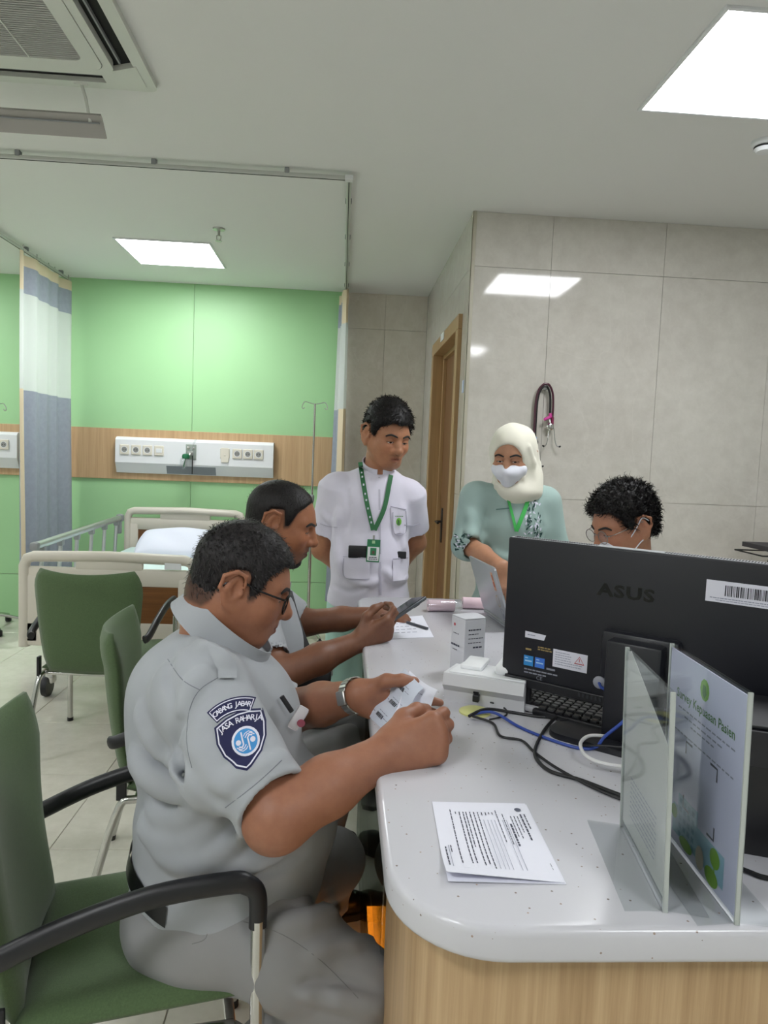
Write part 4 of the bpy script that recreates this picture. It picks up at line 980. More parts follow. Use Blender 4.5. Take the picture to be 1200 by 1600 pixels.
    def noise(s, amp, freq, seed=0, stretch=(1, 1, 1), near=.03, n=5):
        """soft irregular folds"""
        r = np.random.default_rng(seed); m = np.abs(s.d) < near; idx = np.nonzero(m)
        p = np.stack([s.ax[i][idx[i]] for i in range(3)], 1)*np.array(stretch, np.float32); v = np.zeros(len(p), np.float32)
        for i in range(n):
            k = r.normal(size=3); k /= np.linalg.norm(k); f = freq*(.7+.9*r.random())
            wv = .35*np.sin(p @ (r.normal(size=3)*f*.35).astype(np.float32)+r.random()*6)
            v += np.sin(2*np.pi*(p @ (k*f).astype(np.float32))/1.0+r.random()*6.28+wv*6)
        s.d[idx] += amp*v/n; return s
    def mesh(s):
        d = s.d; n = s.n; sg = d < 0
        c = [sg[i:n[0]-1+i, j:n[1]-1+j, k:n[2]-1+k] for i in (0, 1) for j in (0, 1) for k in (0, 1)]
        anyv = c[0].copy(); allv = c[0].copy()
        for q in c[1:]: anyv |= q; allv &= q
        act = anyv & ~allv; I = np.stack(np.nonzero(act), 1); ids = np.full(act.shape, -1, np.int32); ids[tuple(I.T)] = np.arange(len(I))
        acc = np.zeros((len(I), 3)); cnt = np.zeros(len(I))
        off = np.array([(i, j, k) for i in (0, 1) for j in (0, 1) for k in (0, 1)])
        vals = [d[I[:, 0]+o[0], I[:, 1]+o[1], I[:, 2]+o[2]] for o in off]
        for a in range(8):
            for b in range(a+1, 8):
                if np.abs(off[a]-off[b]).sum() != 1: continue
                va, vb = vals[a], vals[b]; m = (va < 0) != (vb < 0); t = va[m]/(va[m]-vb[m])
                acc[m] += off[a]+(off[b]-off[a])*t[:, None]; cnt[m] += 1
        vs = s.lo+(I+acc/cnt[:, None])*s.h
        quads = []
        for ax in range(3):
            o1, o2 = [(1, 2), (2, 0), (0, 1)][ax]
            sl0 = [slice(1, -1)]*3; sl1 = [slice(1, -1)]*3; sl0[ax] = slice(0, -1); sl1[ax] = slice(1, None)
            a, b = sg[tuple(sl0)], sg[tuple(sl1)]; e = np.stack(np.nonzero(a != b), 1)
            if not len(e): continue
            inside = a[tuple(e.T)]; base = e.copy(); 
            for q in range(3):
                if q != ax: base[:, q] += 1
            def cell(d1, d2): p = base.copy(); p[:, o1] -= d1; p[:, o2] -= d2; return ids[tuple(p.T)]
            f = np.stack([cell(1, 1), cell(0, 1), cell(0, 0), cell(1, 0)], 1); f[~inside] = f[~inside][:, ::-1]
            quads.append(f)
        return vs, np.concatenate(quads)
    def obj(s, name, m, parent=None, color=None, origin=None, smooth_it=None):
        vs, fs = s.mesh()
        if smooth_it is None: smooth_it = 1 if name == 'body' else 2
        for _ in range(smooth_it):                                    # light relaxing of the grid steps
            acc = np.zeros_like(vs); cnt = np.zeros(len(vs))
            for a, b in ((0, 1), (1, 2), (2, 3), (3, 0)):
                np.add.at(acc, fs[:, a], vs[fs[:, b]]); np.add.at(cnt, fs[:, a], 1)
            vs = vs*.5+.5*acc/np.maximum(cnt, 1)[:, None]
        W_ = vs.copy(); o = np.array(origin if origin is not None else (0, 0, 0), float)
        me = bpy.data.meshes.new(name); vs2 = (vs-o).astype(np.float32)
        me.vertices.add(len(vs2)); me.vertices.foreach_set('co', vs2.ravel())
        me.loops.add(fs.size); me.loops.foreach_set('vertex_index', fs.ravel().astype(np.int32))
        me.polygons.add(len(fs)); me.polygons.foreach_set('loop_start', np.arange(0, fs.size, 4, dtype=np.int32))
        me.update(calc_edges=True); me.validate()
        me.polygons.foreach_set('use_smooth', np.ones(len(me.polygons), bool))
        for q in (m if isinstance(m, (list, tuple)) else [m]): me.materials.append(MATS[q] if isinstance(q, str) else q)
        if color is not None:
            at_ = me.color_attributes.new('Col', 'FLOAT_COLOR', 'POINT'); c = color(W_); c = np.concatenate([c, np.ones((len(c), 1))], 1).astype(np.float32); at_.data.foreach_set('color', c.ravel())
        ob = link(name, me, parent); ob['_n'] = len(fs); del ob['_n']
        return ob, BVHTree.FromPolygons([tuple(v) for v in W_], [tuple(int(i) for i in f) for f in fs])
def skin_mat(name):
    t = NT(name); a = t.n('ShaderNodeAttribute', attribute_name='Col'); v = t.coord()
    f = t.noise(v, 60, 4, .6); g = t.noise(v, 420, 2)
    t.l(t.mix(.16, a.outputs['Color'], t.ramp(f, [(.3, (.35, .18, .12, 1)), (.7, (.95, .75, .62, 1))]), 'SOFT_LIGHT'), t.b.inputs['Base Color'])
    t.b.inputs['Roughness'].default_value = .5; t.b.inputs['Subsurface Weight'].default_value = .08; t.b.inputs['Subsurface Radius'].default_value = (.012, .005, .003); t.b.inputs['Subsurface Scale'].default_value = .5
    t.bump(g, .12, .0008)
    return t.m
skin_mat('skin')
def hair_mat(name, c, c2):
    t = NT(name); v = t.coord((60, 60, 14)); f = t.noise(v, 3, 4)
    t.l(t.ramp(f, [(.35, lin(c)), (.75, lin(c2))]), t.b.inputs['Base Color']); t.b.inputs['Roughness'].default_value = .5; t.b.inputs['Specular IOR Level'].default_value = .3; t.bump(f, .5, .004); return t.m
hair_mat('hair_black', '0d0b0c', '1e1a1a'); hair_mat('hair_greying', '121012', '332f30')
def cloth(name, c, rough=.85, var=.05, fine=900):
    t = NT(name); L_ = lin(c); v = t.coord()
    t.l(t.ramp(t.noise(v, 9, 3), [(.3, tuple(x*(1-var) for x in L_[:3])+(1,)), (.7, tuple(min(1, x*(1+var)) for x in L_[:3])+(1,))]), t.b.inputs['Base Color'])
    t.b.inputs['Roughness'].default_value = rough; t.b.inputs['Sheen Weight'].default_value = .1; t.bump(t.noise(v, fine, 2), .12, .0006); return t.m
cloth('shirt_grey', 'a4a8ad'); cloth('trousers_grey', '8f8f90'); cloth('tunic_white', 'dcd9e8'); cloth('scrub_mint', 'a9cfc4'); cloth('tunic_sage', '99b0ab'); cloth('hijab_cream', 'e2dfd0', .8); cloth('mask_white', 'e2e4ee', .8)
cloth('shirt_dark', '50606a'); cloth('bag_black', '15161a', .6); mat('shoe_black', '15151a', .35); mat('belt_black', '101014', .4)
mat('glasses_black', '101012', .25); mat('eye_white', 'd8d2cc', .25); mat('iris_dark', '1a0f0a', .15); mat('lash', '0c0908', .6)
# head in its own frame: x = the person's right, y = forward, z = up, origin mid-head
def head_frame(c, fwd, up=(0, 0, 1)):
    f = unit(fwd); r = np.cross(f, up); r = unit(r); u = np.cross(r, f); return np.stack([r, f, u], 1), np.array(c, float)
def add_head(F, c, fwd, sc=1.0, up=(0, 0, 1), jaw=1.0, fat=0.0, nose=1.0, eyes=.5, lips=1.0, ear=1.0):
    R, t = head_frame(c, fwd, up); F.frame(R, t, sc)
    F.ell((0, -.014, .036), (.0745, .096, .084), .02)                       # cranium
    F.ell((0, .022, .012), (.064+.004*fat, .076, .075), .03)                # forehead and mid face
    F.ell((0, .026, -.040), (.060*jaw+.006*fat, .066, .070), .03)          # lower face
    F.ell((0, .052, -.090), (.030*jaw+.008*fat, .034, .026+.006*fat), .03)             # chin
    for x in (-1, 1):
        F.cone((x*.058*jaw, -.004, -.040), (x*(.026+.004*fat), .058, -.092), .018+.008*fat, .018+.004*fat, .03)        # jaw line
        F.ell((x*.040, .058, -.030), (.024+.006*fat, .026, .022+.008*fat), .03)            # cheekbone
        F.cone((x*.012, .083, .018), (x*.046, .070, .020), .011, .010, .02)     # brow ridge
        F.ell((x*.031, .093, -.002), (.0195, .0145, .0125), .010, 's')          # eye socket
        F.ell((x*.031, .0765, -.003), (.0165, .0130, .0115), .006)            # eyeball under lids
    F.chain([(0, .086, .012), (0, .098, -.012), (0, .109*1, -.034)], [.0085, .0100, .0140*nose], .012)
    for x in (-1, 1):
        F.ell((x*.0135*nose, .096, -.038), (.0110*nose, .0130, .0100), .007)
        F.ell((x*.0075, .103, -.0475), (.0042, .006, .0035), .004, 's')
    # mouth
    F.ell((0, .076, -.066), (.030, .020, .020), .02)
    F.chain([(-.023, .081, -.0665), (-.008, .0925, -.0625), (.008, .0925, -.0625), (.023, .081, -.0665)], [.0045, .0075*lips, .0075*lips, .0045], .006)
    F.chain([(-.019, .082, -.0715), (0, .0915, -.0755), (.019, .082, -.0715)], [.0045, .0088*lips, .0045], .006)
    F.chain([(-.024, .088, -.068), (0, .0995, -.069), (.024, .088, -.068)], [.0022, .0028, .0022], .004, 's')
    for x in (-1, 1):                                                        # ears
        rot = np.array(Matrix.Rotation(x*radians(24), 3, 'Z') @ Matrix.Rotation(radians(-14), 3, 'X')); ex = x*(.079+.004*fat); g = 1.12*ear
        F.ell((ex+x*.003, -.014, -.004), (.0080*g, .0185*g, .033*g), .005, rot=rot)
        F.ell((ex+x*.0125, -.010, .002), (.0105, .0135*g, .022*g), .004, 's', rot=rot)
        F.chain([(ex+x*.003, .008, .008), (ex+x*.008, .004, .030*g), (ex+x*.013, -.016, .034*g), (ex+x*.0155, -.034*g, .022*g), (ex+x*.013, -.036*g, .0), (ex+x*.007, -.024, -.024*g)], [.003, .0042, .0048, .0048, .0044, .004], .004)
        F.chain([(ex+x*.004, -.012, .020), (ex+x*.008, -.021, .004), (ex+x*.005, -.016, -.014)], [.002, .003, .003], .004)
        F.ell((ex+x*.003, -.010, -.033*g), (.0065, .0095*g, .0115), .006)
        F.ell((ex+x*.002, .005, -.006), (.0042, .0045, .0075), .004)
    F.frame(); return R, t, sc
def head_local(T, W_): R, t, sc = T; return (W_-t) @ R/sc
def hw(T, p): R, t, sc = T; return V(*(R @ (np.array(p, float)*sc)+t))
EARY = [-.14, -.066, -.050, -.040, -.030, .008, .014, .020, .034, .05, .075, .12]
def zline(nape, front, burn=-.018, temple=.040): return (EARY, [nape, nape, nape+.02, .012, .040, .044, .03, burn, burn+.006, temple, front, front+.008])
ZLINE = dict(short=zline(-.058, .066))
def hair_cap(T, name, m, parent, h, th=.011, line='short', vol=(0, 0, 0), tufts=2600, tl=.014, bump=.003, freq=55, seed=1, curl=0.0, sweep=(0, .35, 1), color_gap=None, tw=.0011, lift=.45):
    R, t, sc = T; e = .13*sc*1.4+tl
    F = Field(t-e, t+e, h); F.frame(R, t, sc)
    F.ell((0, -.014+vol[1], .036+vol[2]), (.0745+th, .096+th, .084+th+vol[0]), .02); F.ell((0, .020, .018+vol[2]*.6), (.066+th*.8, .078+th*.7, .078+th+vol[0]*.5), .03)
    F.ell((0, -.05, -.025), (.056+th*.5, .052+th*.6, .05), .03)
    x, y, z = F.local(); yl, zl = ZLINE[line] if isinstance(line, str) else line
    zz = np.interp(y, yl, zl).astype(np.float32)
    side = np.clip((np.abs(x)-.045)/.03, 0, 1)
    low = zz
    e_ = (low-z+.0035*np.sin(95*x+seed)+.0025*np.sin(170*x+40*y))*sc*.8
    F.noise(bump, freq, seed, near=.03, n=6)
    k = .008; h_ = np.maximum(k-np.abs(F.d-e_), 0)/k; F.d = (np.maximum(F.d, e_)+h_*h_*k*.25).astype(np.float32)
    F.frame()
    ob, bvh = F.obj(name, m, parent)
    me = ob.data; nP = len(me.polygons); cen = np.zeros(nP*3, np.float32); me.polygons.foreach_get('center', cen); cen = cen.reshape(-1, 3); nr = np.zeros(nP*3, np.float32); me.polygons.foreach_get('normal', nr); nr = nr.reshape(-1, 3)
    out = ((cen-(t+R @ np.array([0, -.01, .02]))*1.0)*nr).sum(1) > .02
    ids = np.nonzero(out)[0]; rg = np.random.default_rng(seed); pick = rg.choice(ids, min(tufts, len(ids)*3)); b = MB(); 
    sw = R @ unit(sweep)
    vs = []; fs = []
    for i in pick:
        p = cen[i]+rg.normal(size=3)*h*.5; n_ = nr[i]; tg = sw-n_*(sw @ n_); tg = tg/(np.linalg.norm(tg)+1e-6); tg = tg+rg.normal(size=3)*.35
        L_ = tl*(.5+.8*rg.random()); d0 = unit(n_*lift+tg*(1-lift)); sd_ = unit(np.cross(n_, d0)+1e-6); a = rg.random()*6.28
        o = len(vs); pts = []
        for q in range(4):
            u = q/3; c = p+d0*L_*u-n_*L_*.35*u*u+(sd_*sin(a+4*u)+n_*cos(a+4*u)*.6)*curl*L_*u; w_ = tw*(1-u*.92); vs += [c-sd_*w_, c+sd_*w_]
        for q in range(3): fs.append((o+2*q, o+2*q+1, o+2*q+3, o+2*q+2))
    b.add(vs, fs); st_ = b.obj('hair_strands', m, ob, 80); st_['kind'] = 'stuff'
    return ob
def face_bits(T, bvh, parent, brow=(.0028, 0), lid=0.5, eyes_open=True, brow_col='lash', hide_brow=False, look=0):
    """eyebrows, lash lines and eyes pressed on to the face"""
    R, t, sc = T; fw = V(*(R @ np.array([0, 1, 0])))
    def hit(x, z, lift=0):
        o = hw(T, (x, .16, z)); h = bvh.ray_cast(o, -fw, .2); return (h[0] if h[0] else hw(T, (x, .08, z)))+fw*lift
    for s_ in (-1, 1):
        if not hide_brow:
            pts = [hit(s_*x, z, .0006) for x, z in ((.012, .0165), (.024, .0205), (.036, .0225), (.046, .019), (.053, .0135))]
            MB().tube(spline(pts, 4), [.0020*sc*(.8+1.2*sin(pi*min(1, .15+i/22))) for i in range(17)], 7, flat=1.0).obj('eyebrow', brow_col, parent, True)
        pts = [hit(s_*x, z, .0002) for x, z in ((.0165, -.0055), (.022, -.0042-.002*(1-lid)), (.031, -.0035-.004*(1-lid)), (.040, -.0045-.002*(1-lid)), (.0465, -.0065))]
        MB().tube(spline(pts, 4), [.0011*sc]*17, 6).obj('lash_line', 'lash', parent, True)
        if eyes_open:
            q = [hit(s_*(.031+.0125*cos(a)), -.0066+(.0034 if sin(a) > 0 else .0040)*sin(a), .0003) for a in np.linspace(0, 2*pi, 15)[:-1]]
            ey = MB().add(q, [tuple(range(14))[::s_]]).obj('eye', 'eye_white', parent)
            q = [hit(s_*.031+look+.0056*cos(a), -.0066+.0036*sin(a), .0007) for a in np.linspace(0, 2*pi, 13)[:-1]]
            MB().add(q, [tuple(range(12))]).obj('iris', 'iris_dark', ey)
FING = [(.0275, .092, (.044, .026, .021), .0092), (.0085, .096, (.048, .030, .022), .0094), (-.0105, .092, (.044, .028, .021), .0090), (-.0285, .083, (.034, .021, .019), .0080)]
def add_hand(F, wrist, fwd, back, side, curls, thumb, sc=1.0, spread=(.10, .03, -.04, -.12), fat=1.0, palm_t=1.0):
    """side=+1: the thumb lies at fwd x back; curls: per finger three joint angles (deg); thumb: three direction vectors (fwd, back, thumbside)"""
    f = unit(fwd); n = np.array(back, float); n = unit(n-f*(n @ f)); t = np.cross(f, n)*side
    R = np.stack([f, n, t], 1); F.frame(R, wrist, sc)
    F.box((.012, 0, 0), (.012, .006, .016), .012, .02)
    for (o, kf, seg, r) in FING:
        F.cone((.012, .0, o*.62), (kf, .002, o), .0135*fat, .0115*fat, .018)
    F.ell((.05, -.008, -.026), (.036, .013, .013), .018); F.ell((.04, -.011, .022), (.034, .015, .016), .018)
    tips = []
    for (o, kf, seg, r), cu, sp in zip(FING, curls, spread):
        p = np.array([kf, .0, o]); a = 0.; q = [p]
        for L_, c in zip(seg, cu):
            a += radians(c); d = np.array([cos(a)*cos(sp), -sin(a), cos(a)*sin(sp)]); q.append(q[-1]+d*L_)
        rr = r*fat; F.chain(q, [rr*1.08, rr*.98, rr*.9, rr*.78], .0055); tips.append(F.W(q[-1]))
        F.ell(q[0]+np.array([0, .003, 0]), (.011*fat, .009*fat, .0095*fat), .012)
    p = np.array([.018, -.006, .026]); q = [p]
    for L_, d in zip((.042, .034, .027), thumb): q.append(q[-1]+unit(d)*L_)
    F.chain(q, [.0155*fat, .0125*fat, .0110*fat, .0088*fat], .009); tips.append(F.W(q[-1])); F.frame()
    return tips, R
def under_hair(line, dark=.85):
    def f(p): return np.clip((p[:, 2]-np.interp(p[:, 1], *line)+.008)/.014, 0, 1)*(np.abs(p[:, 0]) < .0795)
    return (f, '1a1312', dark)
def skin_color(base, T=None, lip='8a4f45', regions=()):
    b = np.array(lin(base)[:3]); l_ = np.array(lin(lip)[:3])
    def f(W_):
        c = np.tile(b, (len(W_), 1))
        if T is not None:
            p = head_local(T, W_)
            m = np.exp(-(((p[:, 0])/.021)**2)**2-(((p[:, 2]+.069)/.0085)**2)**2)*(p[:, 1] > .072); c = c*(1-.75*m[:, None])+l_*.75*m[:, None]
            r = np.exp(-((np.abs(p[:, 0])-.04)/.022)**2-((p[:, 2]+.03)/.025)**2)*(p[:, 1] > .03); c = c*(1+.10*r[:, None]*np.array([1, .1, .1]))
            for fn, cc, a in regions:
                m = fn(p)[:, None]*a; c = c*(1-m)+np.array(lin(cc)[:3])*m
        return c
    return f
def shoe(parent, heel, toe_dir, sc=1.0, m='shoe_black'):
    d = unit((toe_dir[0], toe_dir[1], 0)); s_ = np.array([-d[1], d[0], 0]); h = np.array(heel, float)
    F = Field(h-.16, h+np.array([.34, .34, .2])*1.0 if False else h+.36, .006); R = np.stack([d, s_, (0, 0, 1)], 1); F.frame(R, h, sc)
    F.chain([(.0, 0, .045), (.09, 0, .045), (.20, 0, .032), (.235, 0, .03)], [.036, .038, .036, .028], .02); F.cone((.0, 0, .05), (.01, 0, .10), .036, .040, .02); F.cut((0, 0, .012), (0, 0, -1), .003)
    F.ell((.0, 0, .13), (.034, .034, .05), .01, 's')
    F.frame(); o, _ = F.obj('shoe', m, parent)
    b = MB(); pl = [(.27*u, v) for u, v in ((-.13, -.03), (.1, -.036), (.45, -.036), (.75, -.044), (.92, -.036), (.98, 0), (.92, .036), (.75, .044), (.45, .036), (.1, .036), (-.13, .03))]
    b.prism([(x*sc, y*sc) for x, y in pl], V(*h), V(*d), V(*s_), (0, 0, 1), .02).obj('sole', mat('sole_grey', '3a3a3c', .7), o, True)
    return o
def fcone(F, a, b, ra, rb, k=.012, op='u'):
    """tapered tube with flat ends (sleeves, hems)"""
    A, B = np.array(a, float), np.array(b, float); m = max(ra, rb); w_ = F.win(np.minimum(A, B)-m, np.maximum(A, B)+m, k+.012)
    sl, X, Y, Z = w_; ba = B-A; L_ = np.linalg.norm(ba); ba = ba/L_; px, py, pz = X-A[0], Y-A[1], Z-A[2]
    t = px*ba[0]+py*ba[1]+pz*ba[2]; q = np.sqrt(np.maximum(px*px+py*py+pz*pz-t*t, 1e-12)); h = np.clip(t/L_, 0, 1)
    F.put(sl, np.maximum(np.maximum(q-(ra+(rb-ra)*h), -t), t-L_).astype(np.float32), k, op)
def march(F, px, py, t0=.5):
    d = np.array(CAM_M.to_3x3() @ Vector(((px-600)/FPX, (800-py)/FPX, -1))); o = np.array([0, 0, CAM_H]); t = np.arange(t0, 4.5, F.h*.5)
    p = o+d*t[:, None]; i = np.round((p-F.lo)/F.h).astype(int); ok = ((i >= 0) & (i < F.n)).all(1); p, i = p[ok], i[ok]
    s_ = np.nonzero(F.d[i[:, 0], i[:, 1], i[:, 2]] < 0)[0]; return p[s_[0]] if len(s_) else None
FOLD = 1.35
def folds(F, lst):
    """cloth folds: ridges ('u') and creases ('s') running over the surface"""
    todo = []
    for pts, r, op in lst:
        q = spline([V(x, y, 0) for x, y in pts], 4); w_ = [march(F, p.x, p.y) for p in q]; w_ = [p for p in w_ if p is not None]
        todo.append((w_, r, op))
    for w_, r, op in todo:
        n = len(w_)
        if n < 3: continue
        r = r*(FOLD if op == 'u' else .9); off = -r*.3 if op == 'u' else r*.62
        rs = [r*(.35+.65*sin(pi*(i+.5)/n)) for i in range(n)]
        cen = F.lo+F.h*F.n/2
        ww = [p+np.array([0, -1, .25])*(off) for p in w_]
        F.chain(ww, rs, r*1.6, op)
def person(name, label, base):
    o = thing(name, label, 'person', base); WORLD_ROOTS.add(o.name); return o
def p3(*a, **k): return np.array(P(*a, **k))
def collar_ring(parent, m, c, fwd, rx, ry, h, flare, gap=18, drop=.02, name='collar', tilt=0, up=(0, 0, 1)):
    f = unit(fwd); u_ = unit(np.array(up, float)); r = unit(np.cross(f, u_)); u_ = np.cross(r, f); c = np.array(c, float)
    def g(u, v):
        a = radians(gap+(360-2*gap)*u); fr_ = (1+cos(a))/2
        rad = 1+flare*v; q = c+f*cos(a)*ry*rad+r*sin(a)*rx*rad+u_*(h*(1-v)-drop*fr_**2-.25*h*fr_*0)
        return V(*q)
    return MB().sheet(g, 36, 5, .004).obj(name, m, parent, 80)
def band(nm, parent, m, bvhs, c, half, tilt, hh, off=.003, n=64, a0=0, a1=360):
    """strap pressed round a body from outside"""
    vs = []; k = 0
    for i in range(n+1):
        a = radians(a0+(a1-a0)*i/n)
        for z in (-hh, hh):
            q = V(c[0], c[1], c[2]+tilt*cos(a)+z); d = V(cos(a), sin(a), 0); best = None
            for b in bvhs:
                h = b.ray_cast(q+d*.5, -d, .49)
                if h[0] is not None and (best is None or (h[0]-q).length > (best-q).length): best = h[0]
            vs.append((best if best is not None else q+d*half)+d*off)
    return MB().add(vs, [(2*i, 2*i+2, 2*i+3, 2*i+1) for i in range(n)]).obj(nm, m, parent, 80)
# ------------------------------------------------------------------ 1. the seated officer nearest the camera
def officer():
    root = person('person', 'seated heavyset person in grey uniform shirt and glasses holding two slips', (-.35, 1.47, 0))
    hc = p3(377, 912, Y=1.47); hf = (.95, .10, -.28)
    rs, re, rw = p3(322, 1092, Y=1.285), p3(436, 1275, Y=1.125), p3(602, 1178, Y=1.215)
    ls, le, lw = p3(352, 1075, Y=1.66), p3(452, 1112, Y=1.66), p3(560, 1086, Y=1.47)
    nb_ = p3(342, 1015, Y=1.475); chest, belly, hips = p3(338, 1135, Y=1.475), p3(372, 1275, Y=1.475), p3(338, 1395, Y=1.475)
    rh, lh = p3(330, 1425, Y=1.375), p3(345, 1415, Y=1.58); rk, lk = p3(558, 1546, Y=1.30), p3(520, 1345, Y=1.74)
    ra_, la_ = np.array([-.235, 1.36, .09]), np.array([-.03, 1.95, .09])
    # body: head, neck, arms and hands in one skin
    F = Field((-.62, 1.0, .40), (.30, 1.86, 1.42), .0036)
    T = add_head(F, hc, hf, .965, fat=1.0, jaw=1.06, nose=1.2, lips=1.15)
    F.cone(hw(T, (0, -.03, -.05)), nb_+np.array([-.005, 0, .0]), .064, .072, .03); F.ell(hw(T, (0, .02, -.112)), (.05, .045, .03), .03)
    F.cone(hw(T, (0, -.055, -.03)), nb_+np.array([-.02, 0, .02]), .05, .055, .03)
    F.ell(chest, (.15, .17, .15), .03).ell(belly, (.18, .17, .14), .03).ell(hips, (.15, .15, .12), .03).cone(rs, ls, .05, .05, .03).cone(nb_, chest, .06, .1, .03)
    mid = rw*.45+re*.55
    F.chain([rs, re], [.058, .052], .02); F.chain([re, mid+np.array([0, 0, .002]), rw], [.053, .0485, .034], .02); F.ell(re+np.array([-.012, -.005, -.012]), (.042, .042, .042), .02)
    F.chain([ls, le], [.055, .05], .02); F.chain([le, le*.5+lw*.5, lw], [.052, .046, .032], .02)
    add_hand(F, rw, (.93, .10, .30), (-.10, -.93, .30), -1, [(52, 95, 60), (60, 98, 60), (66, 98, 60), (70, 98, 55)], [(.75, -.5, .45), (.8, -.6, .1), (.7, -.7, -.15)], 1.06, fat=1.18)
    add_hand(F, lw, (.86, .14, -.29), (-.12, .97, .12), 1, [(-4, 4, 4), (0, 6, 4), (2, 8, 6), (4, 10, 8)], [(.50, -.45, .80), (.80, -.42, .48), (.92, -.14, .28)], .98, fat=1.16)
    stub = lambda p: np.clip((-.045-p[:, 2])/.02, 0, 1)*np.clip((p[:, 1]-.0)/.03, 0, 1)
    scalp = lambda p: np.clip((p[:, 2]+.06)/.02, 0, 1)*np.clip((-.02-p[:, 1])/.02, 0, 1)
    body, bb = F.obj('body', 'skin', root, skin_color('9c6a50', T, '7d473d', [(stub, '7d5a4c', .25), under_hair(zline(-.058, .066), .8)]))
    hair_cap(T, 'hair', 'hair_greying', root, .0045, .007, vol=(.006, .004, .003), tufts=5200, tl=.012, bump=.003, freq=60, seed=3, sweep=(0, .5, -.35), lift=.5)
    face_bits(T, bb, root, lid=.2)
    # shirt
    F = Field((-.66, 1.0, .50), (.06, 1.95, 1.22), .0055)
    F.ell(chest, (.178, .205, .185), .05).ell(belly+np.array([.0, 0, .0]), (.213, .205, .175), .05).ell(hips+np.array([.02, 0, .045]), (.205, .205, .13), .05)
    F.cone(rs+np.array([-.02, .03, .0]), ls+np.array([-.02, -.03, .0]), .082, .08, .05); F.cone(nb_+np.array([-.03, -.05, -.055]), nb_+np.array([-.03, .05, -.055]), .095, .095, .05)
    F.ell(p3(300, 1075, Y=1.475), (.12, .17, .10), .05)
    u_ = unit(re-rs); sm_ = p3(368, 1180, Y=1.20); se = p3(426, 1253, Y=1.13); u3 = unit(se-sm_)
    F.cone(rs, sm_, .082, .078, .05); fcone(F, sm_-u3*.05, se, .076, .066, .03)
    ul = unit(le-ls); fcone(F, ls, ls+ul*.16, .078, .068, .03)
    fl_ = [([(318, 1215), (285, 1200), (240, 1150), (222, 1110)], .012, 'u'), ([(322, 1228), (280, 1235), (235, 1210), (212, 1180)], .013, 'u'), ([(330, 1240), (290, 1275), (240, 1270)], .014, 'u'), ([(345, 1260), (310, 1310), (255, 1310), (225, 1290)], .013, 'u'),
           ([(380, 1300), (340, 1335), (290, 1345), (250, 1330)], .012, 'u'), ([(300, 1215), (250, 1185), (225, 1150)], .009, 's'), ([(310, 1245), (255, 1245), (222, 1230)], .009, 's'), ([(330, 1290), (280, 1300), (240, 1295)], .008, 's'),
           ([(300, 1160), (320, 1175), (345, 1215), (365, 1230)], .010, 'u'), ([(318, 1130), (312, 1165), (330, 1200)], .009, 'u'), ([(288, 1115), (272, 1150), (282, 1190), (300, 1215)], .010, 's'), ([(340, 1205), (385, 1195), (440, 1170)], .006, 's'), ([(345, 1218), (390, 1205), (445, 1182)], .008, 'u'),
           ([(320, 1050), (300, 1075), (288, 1110)], .009, 'u'), ([(300, 1000), (330, 1020), (350, 1040)], .008, 'u'), ([(270, 1010), (262, 1060), (270, 1100)], .008, 's'), ([(430, 1340), (390, 1350), (340, 1360)], .010, 'u'), ([(480, 1330), (440, 1355), (400, 1365)], .009, 's')]
    folds(F, fl_); F.noise(.0022, 7, 5, n=6)
    fcone(F, se-u3*.03, se+u3*.03, .0535, .0560, .004, 's'); F.cut(p3(225, 1352, Y=1.47), (p3(400, 1412, Y=1.47)-p3(225, 1352, Y=1.47))[[2, 1, 0]]*np.array([1, 0, -1])); fcone(F, ls+ul*.12, ls+ul*.2, .060, .060, .004, 's')
    F.cone(nb_+np.array([.0, 0, -.02]), nb_+np.array([.02, 0, .12]), .066, .08, .01, 's')
    shirt, sb = F.obj('shirt', 'shirt_grey', root)
    collar_ring(root, 'shirt_grey', p3(340, 997, Y=1.475), (.79, .02, -.61), .086, .104, .056, .14, 10, .006, up=(.61, 0, .79))
    # trousers
    F = Field((-.62, 1.15, .08), (.22, 2.02, .78), .0065)
    F.ell(hips+np.array([0, 0, -.03]), (.19, .195, .14), .05); F.ell(p3(300, 1440, Y=1.40), (.12, .11, .085), .05); F.ell(p3(310, 1430, Y=1.55), (.12, .11, .085), .05)
    F.chain([rh, rh*.45+rk*.55+np.array([0, 0, .005]), rk], [.108, .098, .078], .04); F.chain([rk, ra_*.5+rk*.5+np.array([-.02, 0, .0]), ra_], [.076, .068, .055], .03)
    F.chain([lh, lk], [.105, .076], .04); F.chain([lk, la_], [.074, .055], .03)
    folds(F, [([(380, 1420), (430, 1400), (480, 1340)], .010, 'u'), ([(390, 1445), (450, 1430), (520, 1390)], .010, 's'), ([(420, 1450), (480, 1440), (540, 1420)], .010, 'u'), ([(470, 1550), (530, 1560), (600, 1575)], .010, 'u'), ([(300, 1400), (350, 1385), (400, 1370)], .008, 's'), ([(480, 1490), (540, 1480), (580, 1470)], .008, 'u'), ([(470, 1535), (520, 1530), (590, 1545)], .007, 's')])
    F.noise(.002, 8, 9); F.cut((0, 0, .085), (0, 0, -1))
    tro, tb = F.obj('trousers', 'trousers_grey', root)
    shoe(root, (ra_[0]-.05, ra_[1], 0), (.95, .1)); shoe(root, (la_[0]-.01, la_[1]-.03, 0), (.25, .97))
    band('belt', root, 'belt_black', [tb, sb], hips+np.array([0, 0, .055]), .2, -.055, .019, .004, a0=150, a1=252)
    # sleeve patches
    nrm = unit((.06, -.95, .30)); uu_ = unit(np.array([.95, .06, .30])); uu_ = unit(uu_-nrm*(uu_ @ nrm)); vv_ = np.cross(nrm, uu_)
